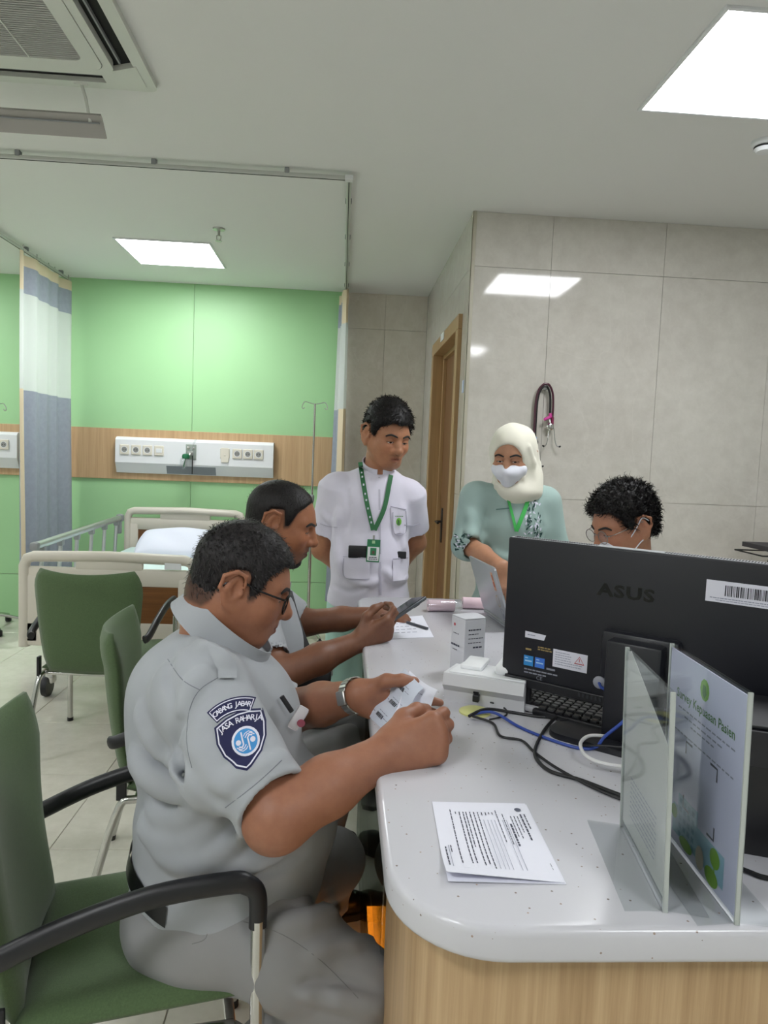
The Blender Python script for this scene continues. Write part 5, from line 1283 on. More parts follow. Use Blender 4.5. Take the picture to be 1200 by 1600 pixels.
    navy = mat('patch_navy', '1a1c48', .8); pw_ = mat('patch_white', 'dcdcea', .8); pb = mat('patch_blue', '3f8fce', .7)
    def sp_(px, py): p = march(F2, px, py); return V(*p)
    F2 = F
    h = sb.ray_cast(V(0, 0, CAM_H), (P(378, 1151, Y=1.2)-V(0, 0, CAM_H)).normalized()); o1 = h[0]
    h = sb.ray_cast(V(0, 0, CAM_H), (P(362, 1104, Y=1.2)-V(0, 0, CAM_H)).normalized()); o2 = h[0]
    def shield(s_): return [(x*s_, y*s_) for x, y in ((-.040, .026), (-.02, .035), (0, .039), (.02, .038), (.040, .032), (.042, .012), (.038, -.010), (.026, -.030), (.006, -.046), (-.002, -.050), (-.018, -.042), (-.034, -.022), (-.041, .0))]
    pt = Flat().poly(shield(1.0)).wrap('shield_patch', navy, o1, uu_, vv_, sb, root, .0012)
    Flat().ring(shield(.90), .0022).wrap('patch_border', pw_, o1, uu_, vv_, sb, pt, .0020)
    Flat().disc((.0045, -.008), .0225, 24).wrap('emblem_rim', pw_, o1, uu_, vv_, sb, pt, .0020); Flat().disc((.0045, -.008), .0188, 24).wrap('emblem_field', pb, o1, uu_, vv_, sb, pt, .0026)
    e = Flat(); cx_, cy_ = .0045, -.008
    for sg in (1, -1):
        X = lambda x, y: (cx_+sg*x, cy_+sg*y)
        e.ribbon([X(-.0045, .015), X(-.0045, .004), X(-.004, -.004), X(-.007, -.0075), X(-.012, -.006)], .0024); e.disc(X(-.0115, .0005), .0042)
        e.ribbon([X(-.0155, -.006), X(-.010, -.0105), X(-.004, -.0095), X(.0, -.005)], .0016); e.ribbon([X(-.013, -.010), X(-.007, -.0135), X(-.001, -.0115), X(.002, -.008)], .0014)
    e.wrap('emblem_mark', pw_, o1, uu_, vv_, sb, pt, .0032)
    def arc_text(s_, size, R0, c, a0, a1):
        f = Flat(); n = len(s_)
        for i, ch_ in enumerate(s_):
            if ch_ == ' ': continue
            a = radians(a0+(a1-a0)*i/(n-1)); f.text(ch_, size, (c[0]+R0*sin(a), c[1]+R0*cos(a)), -a, bold=.0002)
        return f
    arc_text('JASA RAHARJA', .0125, .075, (.002, -.049), -26, 25).wrap('patch_text', pw_, o1, uu_, vv_, sb, pt, .0022, .004)
    def arch(r0, r1, a): return [(r1*sin(t_), r1*cos(t_)-.06) for t_ in np.linspace(-a, a, 14)]+[(r0*sin(t_), r0*cos(t_)-.06) for t_ in np.linspace(a, -a, 14)]
    at_ = Flat()
    ao = [(r*sin(t_), r*cos(t_)-.062) for r in (.051, .076) for t_ in np.linspace(-.56, .56, 15)]; at_.add(ao, [(i, i+1, 15+i+1, 15+i) for i in range(14)])
    ar = at_.wrap('arch_patch', navy, o2, uu_, vv_, sb, root, .0012)
    Flat().ring([(r*sin(t_), r*cos(t_)-.062) for r, ts in ((.054, np.linspace(-.52, .52, 12)), (.073, np.linspace(.52, -.52, 12))) for t_ in ts], .0016).wrap('patch_border', pw_, o2, uu_, vv_, sb, ar, .0020)
    arc_text('CABANG JABAR', .0118, .0635, (0, -.062), -26, 26).wrap('patch_text', pw_, o2, uu_, vv_, sb, ar, .0022, .004)
    # shoulder strap, chest pocket, pocket badge, placket
    def patch_px(nm, pts, m, lift=.003, par=root, bvh=sb):
        w_ = []
        for x, y in pts:
            h = bvh.ray_cast(V(0, 0, CAM_H), (P(x, y, Y=1.2)-V(0, 0, CAM_H)).normalized()); w_.append((h[0]+h[1]*lift) if h[0] else P(x, y, Y=1.35))
        return w_
    def strip(nm, A, B, m, par=root, n=8, lift=.003, bvh=sb):
        """quad strip between two pixel polylines laid on the cloth"""
        q = [[(a[0]+(b[0]-a[0])*j/3, a[1]+(b[1]-a[1])*j/3) for j in range(4)] for a, b in zip([(p.x, p.y) for p in spline([V(x, y, 0) for x, y in A], n)], [(p.x, p.y) for p in spline([V(x, y, 0) for x, y in B], n)])]
        w_ = [patch_px(nm, r_, m, lift, par, bvh) for r_ in q]; vs = [p for r_ in w_ for p in r_]; k = 4
        return MB().add(vs, [(i*k+j, (i+1)*k+j, (i+1)*k+j+1, i*k+j+1) for i in range(len(w_)-1) for j in range(3)]).obj(nm, m, par, 80)
    strip('shoulder_strap', [(325, 1012), (336, 1038), (340, 1062)], [(347, 1016), (366, 1040), (368, 1062)], 'shirt_grey', lift=.005)
    def seam(nm, pts, m, bvh, w_=.0008):
        q = [bvh.ray_cast(V(0, 0, CAM_H), (P(p.x, p.y, Y=1.2)-V(0, 0, CAM_H)).normalized()) for p in spline([V(x, y, 0) for x, y in pts], 6)]; q = [h[0] for h in q if h[0] is not None]
        if len(q) > 2: MB().tube(q, w_, 6).obj(nm, m, root, True)
    sdk = mat('seam_dark', '7d8187', .9); tdk = mat('seam_trouser', '777778', .9)
    for q in ([(342, 1058), (312, 1078), (296, 1110), (292, 1160), (300, 1200)], [(262, 1030), (285, 1062), (312, 1078)], [(352, 1262), (400, 1225), (440, 1188)]): seam('seam', q, sdk, sb)
    for q in ([(345, 1432), (430, 1455), (500, 1500), (560, 1560)], [(262, 1440), (285, 1432), (325, 1430)], [(325, 1432), (322, 1465), (300, 1475)]): seam('trouser_seam', q, tdk, tb)
    # pocket badge and pen
    bdg = P(466, 1122, Y=1.37)
    MB().box(bdg, (.022, .004, .05), .004, Matrix.Rotation(.5, 3, 'Y')).obj('pocket_badge', mat('badge_plastic', 'd5d2d6', .4), root, True)
    MB().lathe(bdg+V(.006, -.004, -.008), [(.007, 0), (.008, .002), (.002, .003)], 14, (0, -1, 0)).obj('badge_emblem', mat('badge_red', '9a4a5c', .4), root, True)
    MB().tube([P(440, 1088, Y=1.37), P(456, 1112, Y=1.37)], .005, 8).obj('pocket_pen', 'black_plastic', root, True)
    # glasses
    gl = MB()
    for s_ in (-1, 1):
        gl.tube(spline([hw(T, (s_*.012, .104, .004)), hw(T, (s_*.030, .104, .012)), hw(T, (s_*.056, .098, .008)), hw(T, (s_*.060, .096, -.012)), hw(T, (s_*.045, .1, -.028)), hw(T, (s_*.02, .104, -.024)), hw(T, (s_*.01, .105, -.01))], 5, True), .0023, 7, closed=True)
        gl.tube(spline([hw(T, (s_*.060, .096, .004)), hw(T, (s_*.074, .085, .006)), hw(T, (s_*.081, .03, .012)), hw(T, (s_*.083, -.005, .020)), hw(T, (s_*.084, -.03, .008)), hw(T, (s_*.082, -.042, -.012))], 5), .0022, 7)
    gl.tube([hw(T, (-.012, .104, .002)), hw(T, (0, .108, .006)), hw(T, (.012, .104, .002))], .002, 6)
    g_ = gl.obj('glasses', 'glasses_black', root, True)
    for s_ in (-1, 1):
        q = [hw(T, (s_*x, .1025-abs(x-.03)*.1, z)) for x, z in ((.012, .003), (.03, .010), (.055, .007), (.058, -.012), (.044, -.026), (.02, -.022))]
        MB().add(q, [tuple(range(6))]).obj('lens', 'clear_plastic', g_)
    # watch
    wd_ = unit(lw-le); wc = lw-wd_*.012; up_ = np.array([0, 0, 1.]); sd_ = unit(np.cross(wd_, up_)); u2 = np.cross(sd_, wd_)
    ring = [V(*(wc+sd_*.0355*cos(a)+u2*.0375*sin(a))) for a in np.linspace(0, 2*pi, 26, endpoint=False)]
    lkm = None
    wt_ = MB()
    for i, p in enumerate(ring):
        nx_ = (p-V(*wc)).normalized(); t_ = V(*wd_); b_ = nx_.cross(t_)
        wt_.box(p, (.0085, .022, .0035), .0012, Matrix((b_, t_, nx_)).transposed(), 1)
    st2 = wt_.obj('watch_strap', 'brushed_steel', root); st2['kind'] = 'stuff'
    rd_ = np.array([0, -.93, .36]); rd_ = unit(rd_-wd_*(rd_ @ wd_)); pw2 = wc+rd_*.0385; nx_ = V(*rd_); t_ = V(*wd_); b_ = nx_.cross(t_).normalized()
    MB().box(V(*pw2), (.030, .026, .006), .003, Matrix((b_, t_, nx_)).transposed()).obj('watch_case', 'brushed_steel', root, True)
    return T, rw, lw
officer()
# slips held in the officer's hands
def slip(nm, lb, c, n, m, bars, curl):
    c = [Vector(q) for q in c]; o = sum(c, V(0, 0, 0))/4; t = thing(nm, lb, 'paper', o, group='slips in hand'); c = [q-o for q in c]
    nn = (c[1]-c[0]).cross(c[3]-c[0]).normalized()
    f = lambda u, v: (c[0]*(1-u)+c[1]*u)*(1-v)+(c[3]*(1-u)+c[2]*u)*v+nn*(curl*sin(pi*u)+.004*sin(3*pi*v))
    MB().sheet(f, 10, 10, .0005).obj('sheet', m, t, 60)
    s_ = -1 if nn.y > 0 else 1
    fl_ = Flat(); fb_ = Flat()
    for k in range(bars):
        v0 = .12+.29*k; x = .30
        while x < .58: w_ = random.choice((.012, .02, .03)); fb_.rect(x, v0, x+w_, v0+.07); x += w_+random.choice((.01, .018))
        fl_.dashes(.1, .25, v0+.03, .012, .04, .1, .02).dashes(.3, .75, v0+.11, .010, .05, .1, .02).dashes(.62, .85, v0+.04, .01, .05, .1, .02)
    for k in range(0 if bars > 1 else 4): fl_.dashes(.12, .6, .15+.2*k, .012, .06, .15, .03)
    for q, nm2, mm in ((fl_, 'print', 'ink_light'), (fb_, 'barcode', 'barcode_ink')):
        if q.v: MB().add([f(u, v)+nn*s_*.0008 for u, v in q.v], q.f).obj(nm2, mm, t)['kind'] = 'stuff'
lab_m = mat('label_paper', 'd3dae8', .6)
slip('label_slip', 'narrow slip with three barcode labels held nearest the camera', [P(576, 1118, Y=1.462), P(606, 1150, Y=1.355), P(662, 1075, Y=1.41), P(633, 1045, Y=1.46)], None, lab_m, 3, .004)
slip('receipt_slip', 'curled white receipt held behind the barcode slip', [P(606, 1145, Y=1.365), P(660, 1130, Y=1.36), P(684, 1078, Y=1.40), P(640, 1048, Y=1.455)], None, 'white_paper', 0, -.012)
def lanyard(parent, m, pts, wdt, bvh, name='lanyard'):
    q = spline(pts, 6); w_ = []
    for p in q:
        d = (p-V(0, 0, CAM_H)).normalized(); h = bvh.ray_cast(V(0, 0, CAM_H), d); w_.append(h[0]+V(0, -.006, 0) if h[0] is not None and abs(h[0].y-p.y) < .25 else p)
    vs = []
    for i, p in enumerate(w_):
        t = (w_[min(i+1, len(w_)-1)]-w_[max(i-1, 0)]).normalized(); s_ = t.cross(V(0, 1, 0)).normalized()*wdt/2
        vs += [p-s_, p+s_, p+s_+V(0, .0015, 0), p-s_+V(0, .0015, 0)]
    fs = []
    for i in range(len(w_)-1):
        a, b = 4*i, 4*i+4; fs += [(a, a+1, b+1, b), (a+2, a+3, b+3, b+2), (a+1, a+2, b+2, b+1), (a+3, a, b, b+3)]
    return MB().add(vs, fs).obj(name, m, parent, 60)
def proj(bvh, px, py, Yd, lift=.003):
    o = V(0, 0, CAM_H); h = bvh.ray_cast(o, (P(px, py, Y=Yd)-o).normalized()); return (h[0]+V(0, -lift, 0)) if h[0] is not None else P(px, py, Y=Yd)
def quad_px(nm, pts, m, parent, bvh, Yd, lift=.003, sub=4):
    """a small patch of cloth or print lying on the clothing"""
    c = [V(x, y, 0) for x, y in pts]; vs = []
    for i in range(sub+1):
        for j in range(sub+1):
            u, v = i/sub, j/sub; p = (c[0]*(1-u)+c[1]*u)*(1-v)+(c[3]*(1-u)+c[2]*u)*v; vs.append(proj(bvh, p.x, p.y, Yd, lift))
    k = sub+1; return MB().add(vs, [(i*k+j, (i+1)*k+j, (i+1)*k+j+1, i*k+j+1) for i in range(sub) for j in range(sub)]).obj(nm, m, parent, 80)
# ------------------------------------------------------------------ 2. bearded man with the phone
def phone_user():
    root = person('person', 'seated bearded person in pale grey shirt holding a phone over the counter', (-.40, 2.30, 0))
    hc = p3(440, 816, Y=2.20); hf = (.94, -.08, -.22)
    rs, re, rw = p3(398, 968, Y=2.03), p3(432, 1058, Y=1.90), p3(562, 1002, Y=2.02)
    ls, le, lw = p3(432, 945, Y=2.42), p3(478, 973, Y=2.42), p3(592, 961, Y=2.36)
    nb_ = p3(412, 905, Y=2.21); chest, belly, hips = p3(400, 1010, Y=2.22), p3(400, 1100, Y=2.22), p3(390, 1165, Y=2.22)
    rh, lh = p3(400, 1185, Y=2.12), p3(400, 1170, Y=2.34); rk, lk = p3(530, 1180, Y=2.08), p3(545, 1135, Y=2.34); ra_, la_ = np.array([-.05, 2.10, .09]), np.array([-.04, 2.40, .09])
    F = Field((-.62, 1.78, .55), (.32, 2.62, 1.42), .0037)
    T = add_head(F, hc, hf, 1.02, jaw=.98, nose=1.1)
    F.cone(hw(T, (0, -.03, -.05)), nb_, .054, .060, .03); F.ell(chest, (.12, .16, .14), .03).ell(belly, (.13, .15, .13), .03).cone(rs, ls, .045, .045, .03).cone(nb_, chest, .05, .1, .03)
    F.chain([rs, re], [.05, .042], .02).chain([re, re*.5+rw*.5, rw], [.046, .042, .029], .02); F.chain([ls, le], [.05, .042], .02).chain([le, le*.5+lw*.5, lw], [.045, .040, .028], .02)
    tr_, Rr = add_hand(F, rw, (.88, .22, .42), (.28, -.90, -.32), -1, [(30, 55, 30), (38, 55, 30), (45, 55, 30), (50, 52, 30)], [(.7, -.35, .65), (.92, -.38, .1), (.95, -.25, -.15)], 1.0, fat=1.05)
    add_hand(F, lw, (.93, -.30, -.14), (.15, -.2, .97), 1, [(14, 22, 14), (14, 24, 16), (16, 26, 16), (18, 28, 18)], [(.75, -.3, .6), (.92, -.2, .25), (.95, -.2, .1)], 1.0)
    stub = lambda p: np.clip((-.052-p[:, 2])/.02, 0, 1)*np.clip((p[:, 1]-.01)/.03, 0, 1); scalp = lambda p: np.clip((p[:, 2]+.06)/.02, 0, 1)*np.clip((-.02-p[:, 1])/.02, 0, 1)
    must = lambda p: np.exp(-((p[:, 0])/.03)**4-((p[:, 2]+.055)/.006)**4)*(p[:, 1] > .07)
    body, bb = F.obj('body', 'skin', root, skin_color('9a6648', T, '70423a', [(stub, '3a2620', .55), under_hair(zline(-.046, .084, -.006, .048), .9), (must, '2a1c18', .5)]))
    hair_cap(T, 'hair', 'hair_black', root, .005, .0055, line=zline(-.046, .084, -.006, .048), tufts=1500, tl=.007, bump=.0012, freq=70, seed=8)
    F = Field(hw(T, (0, .05, -.09))-V(.09, .09, .09), hw(T, (0, .05, -.09))+V(.09, .09, .09), .004); F.frame(T[0], T[1], T[2])
    F.ell((0, .058, -.105), (.030, .032, .026), .02); F.cone((-.028, .05, -.098), (.028, .05, -.098), .017, .017, .02); F.noise(.0025, 90, 4); F.frame(); F.obj('beard', 'hair_black', root)
    face_bits(T, bb, root, lid=.4)
    F = Field((-.66, 1.78, .58), (.0, 2.62, 1.24), .0065)
    F.ell(chest, (.15, .19, .17), .05).ell(belly, (.16, .185, .16), .05).ell(hips+np.array([0, 0, .05]), (.16, .185, .1), .05).cone(rs+np.array([0, .03, 0]), ls+np.array([0, -.03, 0]), .068, .068, .05).cone(nb_+np.array([-.02, -.04, -.05]), nb_+np.array([-.02, .04, -.05]), .08, .08, .05)
    ur, ul = unit(re-rs), unit(le-ls); Lr, Ll = np.linalg.norm(re-rs), np.linalg.norm(le-ls)
    fcone(F, rs, rs+ur*Lr*.72, .066, .060, .03); fcone(F, ls, ls+ul*Ll*.75, .066, .060, .03)
    F.noise(.004, 7, 3); fcone(F, rs+ur*Lr*.6, rs+ur*Lr*.9, .052, .052, .004, 's'); fcone(F, ls+ul*Ll*.6, ls+ul*Ll*.95, .052, .052, .004, 's'); F.cone(nb_+np.array([0, 0, -.01]), nb_+np.array([.01, 0, .1]), .056, .07, .01, 's')
    shirt, sb = F.obj('shirt', mat('shirt_pale', 'b4b8ba', .85) if False else 'shirt_grey', root)
    collar_ring(root, 'shirt_grey', nb_+np.array([0, 0, -.012]), (.9, 0, -.43), .070, .078, .045, .16, 14, .01, up=(.4, 0, .9))
    F = Field((-.62, 1.9, .08), (.2, 2.58, .84), .0075)
    F.ell(hips, (.16, .18, .12), .05); F.chain([rh, rk], [.095, .07], .04).chain([rk, ra_], [.068, .052], .03).chain([lh, lk], [.095, .07], .04).chain([lk, la_], [.068, .052], .03)
    folds(F, [([(450, 1140), (500, 1130), (550, 1110)], .012, 's'), ([(480, 1165), (520, 1155), (555, 1140)], .014, 'u')]); F.noise(.003, 8, 4); F.cut((0, 0, .085), (0, 0, -1))
    F.obj('trousers', 'trousers_grey', root); shoe(root, (ra_[0]-.06, ra_[1], 0), (.9, .3)); shoe(root, (la_[0]-.06, la_[1], 0), (.7, .6))
    # shoulder bag
    bg = thing('shoulder_bag', 'black shoulder bag worn at the front by the bearded person', 'bag', tuple(p3(478, 1052, Y=2.28)))
    b0 = V(*p3(478, 1052, Y=2.28))
    MB().box((0, 0, 0), (.16, .26, .12), .035, Matrix.Rotation(.15, 3, 'Y'), 3).obj('bag_body', 'bag_black', bg, True)
    MB().tube([(.085, -.11, .03), (.085, .11, .03)], .003, 6).obj('zip', 'brushed_steel', bg)
    st_ = [P(447, 925, Y=2.36), P(455, 955, Y=2.32), P(466, 990, Y=2.28), P(478, 1020, Y=2.26)]
    MB().tube([q-b0 for q in spline(st_, 5)], .021, 8, flat=.18, up=(.3, -1, 0)).obj('bag_strap', 'bag_black', bg, True)
    # phone
    a, b = P(604, 970, Y=2.08), P(645, 942, Y=2.14); u = (b-a).normalized(); n = u.cross(V(0, 1, 0)).normalized(); s_ = n.cross(u)
    t = thing('smartphone', 'grey smartphone held in the bearded person hand', 'phone', (a+b)/2)
    Rm = Matrix((u, s_, n)).transposed()
    MB().box((.0, 0, 0), ((b-a).length*1.55, .074, .010), .004, Rm, 3).obj('phone_body', mat('phone_grey', '54575c', .3, .5), t, True)
    MB().box(n*-.0052 if n.z > 0 else n*.0052, ((b-a).length*1.5, .068, .001), 0, Rm).obj('back_cover', mat('phone_case', '3a3d42', .35), t)
    MB().box((u*.045+s_*-.02)+n*(-.007 if n.z > 0 else .007), (.022, .022, .003), .001, Rm).obj('camera_bump', 'black_plastic', t)
    MB().box(n*(.0052 if n.z > 0 else -.0052), ((b-a).length*1.48, .066, .001), 0, Rm).obj('screen', 'screen_glass', t)
phone_user()
# ------------------------------------------------------------------ 3. the nurse in white
def nurse():
    Yd = 2.93; root = person('person', 'standing nurse in white short-sleeved tunic with green lanyard', (.15, 2.98, 0))
    hc = p3(604, 681, Y=Yd-.02); hf = (.44, -.86, -.24); up = (.04, 0, 1)
    rs, ls = p3(524, 762, Y=Yd+.02), p3(640, 772, Y=Yd+.02); re, le = p3(503, 858, Y=Yd+.10), p3(650, 848, Y=Yd+.12); rw, lw = p3(560, 905, Y=Yd+.20), p3(600, 905, Y=Yd+.20)
    nb_ = p3(590, 738, Y=Yd+.01); chest, belly, hips = p3(580, 800, Y=Yd+.02), p3(578, 870, Y=Yd+.01), p3(576, 930, Y=Yd+.02)
    F = Field((-.32, 2.7, .62), (.5, 3.28, 1.80), .0035)
    T = add_head(F, hc, hf, 1.05, up=up, jaw=.96, nose=1.1, lips=1.1)
    F.cone(hw(T, (0, -.03, -.05)), nb_+np.array([0, 0, -.02]), .053, .060, .03); F.ell(chest, (.14, .10, .14), .03).ell(belly, (.13, .1, .14), .03).ell(hips, (.13, .1, .1), .03).cone(rs, ls, .045, .045, .03).cone(nb_, chest, .05, .09, .03)
    F.chain([rs, re], [.048, .041], .02).chain([re, re*.5+rw*.5, rw], [.043, .040, .028], .02); F.chain([ls, le], [.048, .041], .02).chain([le, le*.5+lw*.5, lw], [.043, .040, .028], .02)
    cu = [(25, 35, 25)]*4; add_hand(F, rw, (.85, .1, -.5), (0, 1, 0), 1, cu, [(.7, -.3, .6), (.9, -.3, .2), (.95, -.2, 0)]); add_hand(F, lw, (-.85, .1, -.5), (0, 1, 0), -1, cu, [(.7, -.3, .6), (.9, -.3, .2), (.95, -.2, 0)])
    must = lambda p: np.exp(-((p[:, 0])/.026)**4-((p[:, 2]+.055)/.005)**4)*(p[:, 1] > .07)
    body, bb = F.obj('body', 'skin', root, skin_color('a87658', T, '80483f', [(must, '4a3228', .35), under_hair(zline(-.035, .060, .0, .044))]))
    hair_cap(T, 'hair', 'hair_black', root, .005, .012, line=zline(-.035, .060, .0, .044), vol=(.012, .006, .006), tufts=3000, tl=.022, bump=.004, freq=45, seed=5, sweep=(.5, .6, -.1), lift=.4, tw=.0016)
    face_bits(T, bb, root, lid=.45)
    F = Field((-.32, 2.66, .60), (.5, 3.26, 1.50), .006)
    F.ell(chest, (.172, .125, .17), .05).ell(belly, (.160, .125, .18), .05).ell(hips+np.array([0, 0, -.02]), (.168, .13, .13), .05).cone(rs+np.array([.03, 0, 0]), ls+np.array([-.03, 0, 0]), .062, .062, .05).cone(nb_+np.array([-.03, 0, -.05]), nb_+np.array([.03, 0, -.05]), .07, .07, .05)
    F.chain([belly, hips], [.14, .14], .06, sq=((0, 1, 0), .85))
    sl = []
    for a, b, f in ((rs, re, .70), (ls, le, .72)):
        u = unit(b-a); L_ = np.linalg.norm(b-a); F.ell(a, (.064, .066, .062), .03); fcone(F, a, a+u*L_*f, .064, .066, .03); sl.append((a, u, L_, f))
    folds(F, [([(530, 800), (527, 850), (535, 900)], .012, 'u'), ([(545, 900), (570, 912), (590, 905)], .010, 'u'), ([(520, 915), (545, 925), (575, 918)], .009, 's'), ([(600, 890), (620, 905), (635, 900)], .010, 'u'), ([(540, 760), (545, 800), (540, 830)], .009, 's'), ([(630, 790), (625, 830), (632, 860)], .010, 'u'), ([(505, 800), (515, 812), (530, 815)], .007, 'u')])
    F.noise(.003, 6, 11); F.cut(p3(578, 946, Y=Yd), (0, 0, -1), .004)
    for a, u, L_, f in sl: fcone(F, a+u*L_*(f-.14), a+u*L_*(f+.2), .053, .055, .004, 's')
    F.cone(nb_+np.array([0, 0, -.03]), nb_+np.array([0, -.01, .1]), .056, .066, .01, 's')
    tun, tb = F.obj('tunic', 'tunic_white', root)
    collar_ring(root, 'tunic_white', nb_+np.array([.0, .004, .004]), (.1, -.93, -.38), .064, .068, .048, .08, 10, .012, name='stand_collar', up=(0, -.3, .95))
    F = Field((-.3, 2.72, .06), (.45, 3.3, .95), .008); rk, lk = hips+np.array([-.09, .02, -.42]), hips+np.array([.09, .03, -.42]); ra_, la_ = np.array([hips[0]-.10, 3.02, .09]), np.array([hips[0]+.10, 3.04, .09])
    F.ell(hips, (.15, .115, .12), .05).chain([hips+np.array([-.08, 0, -.05]), rk, ra_], [.095, .085, .075], .04).chain([hips+np.array([.08, 0, -.05]), lk, la_], [.095, .085, .075], .04); F.noise(.003, 6, 2); F.cut((0, 0, .06), (0, 0, -1)); F.obj('trousers', 'scrub_mint', root)
    for a in (ra_, la_): shoe(root, (a[0], a[1]+.06, 0), (.05, -1))
    gln = mat('lanyard_green', '2f6b42', .6); wt_ = 'patch_white'
    ln_ = lanyard(root, gln, [P(563, 722, Y=Yd-.09), P(566, 745, Y=Yd-.12), P(574, 790, Y=Yd-.13), P(583, 828, Y=Yd-.13)], .018, tb)
    lanyard(root, gln, [P(611, 742, Y=Yd-.09), P(608, 757, Y=Yd-.12), P(600, 795, Y=Yd-.13), P(585, 828, Y=Yd-.13)], .018, tb)
    Flat_ = MB(); 
    for k in range(9):
        t_ = .18+k*.09; q = [P(563, 722, Y=Yd), P(566, 745, Y=Yd), P(574, 790, Y=Yd), P(583, 828, Y=Yd)]; s_ = spline(q, 10); p = s_[int(t_*(len(s_)-1))]; d = (p-V(0, 0, CAM_H)).normalized(); h = tb.ray_cast(V(0, 0, CAM_H), d)
        if h[0] is not None: Flat_.box(h[0]+V(0, -.0078, 0), (.006, .0006, .008))
    o = Flat_.obj('lanyard_print', 'patch_white', root); o['kind'] = 'stuff'
    # badge
    bp_ = proj(tb, 583, 860, Yd, .012); t = thing('name_badge', 'white and green name badge hanging on the nurse lanyard', 'badge', bp_)
    Rb = Matrix.Rotation(.03, 3, 'Y'); MB().box((0, 0, 0), (.052, .003, .09), .001, Rb).obj('card_holder', mat('badge_green', '2e7d52', .5), t); MB().box((0, -.002, -.012), (.045, .001, .055), 0, Rb).obj('card', 'white_plastic', t)
    MB().box((0, -.0028, -.003), (.024, .001, .030), 0, Rb).obj('portrait_ground', 'badge_green', t); MB().box((0, -.0034, -.006), (.010, .0006, .012), 0, Rb).obj('portrait', mat('portrait_tone', '6b5448', .7), t)
    f_ = Flat().dashes(-.016, .016, -.026, .0035, .006, .01).dashes(-.018, .018, -.033, .003, .006, .01); f_.put('badge_print', 'print_ink', (0, -.0026, 0), (1, 0, 0), (0, 0, 1), t)
    MB().box((0, -.002, .035), (.012, .001, .012), .0).obj('badge_logo', mat('emblem_pale', 'a8d0a0', .6), t); MB().cyl((0, 0, .045), (0, 0, .062), .004).obj('clip', 'chrome', t)
    # placket, pockets, logo, things in pockets
    quad_px('placket', [(591, 745), (594, 745), (596, 930), (593, 930)], mat('seam_grey', 'b9b6c6', .8), root, tb, Yd, .0012, 8)
    for nm, q in (('hip_pocket', [(536, 868), (578, 872), (578, 905), (538, 903)]), ('hip_pocket', [(614, 872), (637, 870), (637, 905), (614, 908)]), ('chest_pocket', [(610, 790), (634, 795), (634, 832), (614, 834)])):
        quad_px(nm, q, 'tunic_white', root, tb, Yd, .005)
    for q in ([(536, 869), (556, 871), (578, 873)], [(614, 873), (637, 871)], [(610, 791), (634, 796)], [(614, 800), (616, 833), (634, 831), (634, 798)], [(500, 818), (512, 822), (527, 824)], [(632, 820), (645, 821), (656, 818)], [(537, 872), (539, 902), (577, 904)]):
        pts = [proj(tb, p.x, p.y, Yd, .006) for p in spline([V(x, y, 0) for x, y in q], 5)]; MB().tube(pts, .0014, 5).obj('seam', 'seam_grey', root, True)
    p_ = proj(tb, 561, 862, Yd, .005); m_ = MB().box((0, 0, 0), (.085, .009, .05), .004).obj('pocket_phone', 'black_plastic', None, True); m_.location = p_; tag(m_, 'dark phone sticking out of the nurse left-side hip pocket', 'phone')
    p_ = proj(tb, 626, 867, Yd, .005); m_ = MB().box((0, 0, 0), (.045, .009, .03), .004).obj('pocket_notebook', 'black_plastic', None, True); m_.location = p_; tag(m_, 'dark notebook edge in the nurse other hip pocket', 'notebook')
    o = proj(tb, 623, 815, Yd, .0); Flat().disc((0, 0), .011, 12, .016).wrap('tunic_logo', mat('logo_green', '78c048', .7), o, (1, 0, 0), (0, 0, 1), tb, root, .007); Flat().poly([(-.006, -.012), (.004, -.014), (.003, .004), (-.004, .010)]).wrap('tunic_logo_mark', pg, o, (1, 0, 0), (0, 0, 1), tb, root, .008); Flat().dashes(-.016, .016, .022, .003, .004, .007).wrap('tunic_logo_text', pg, o, (1, 0, 0), (0, 0, 1), tb, root, .007)
nurse()
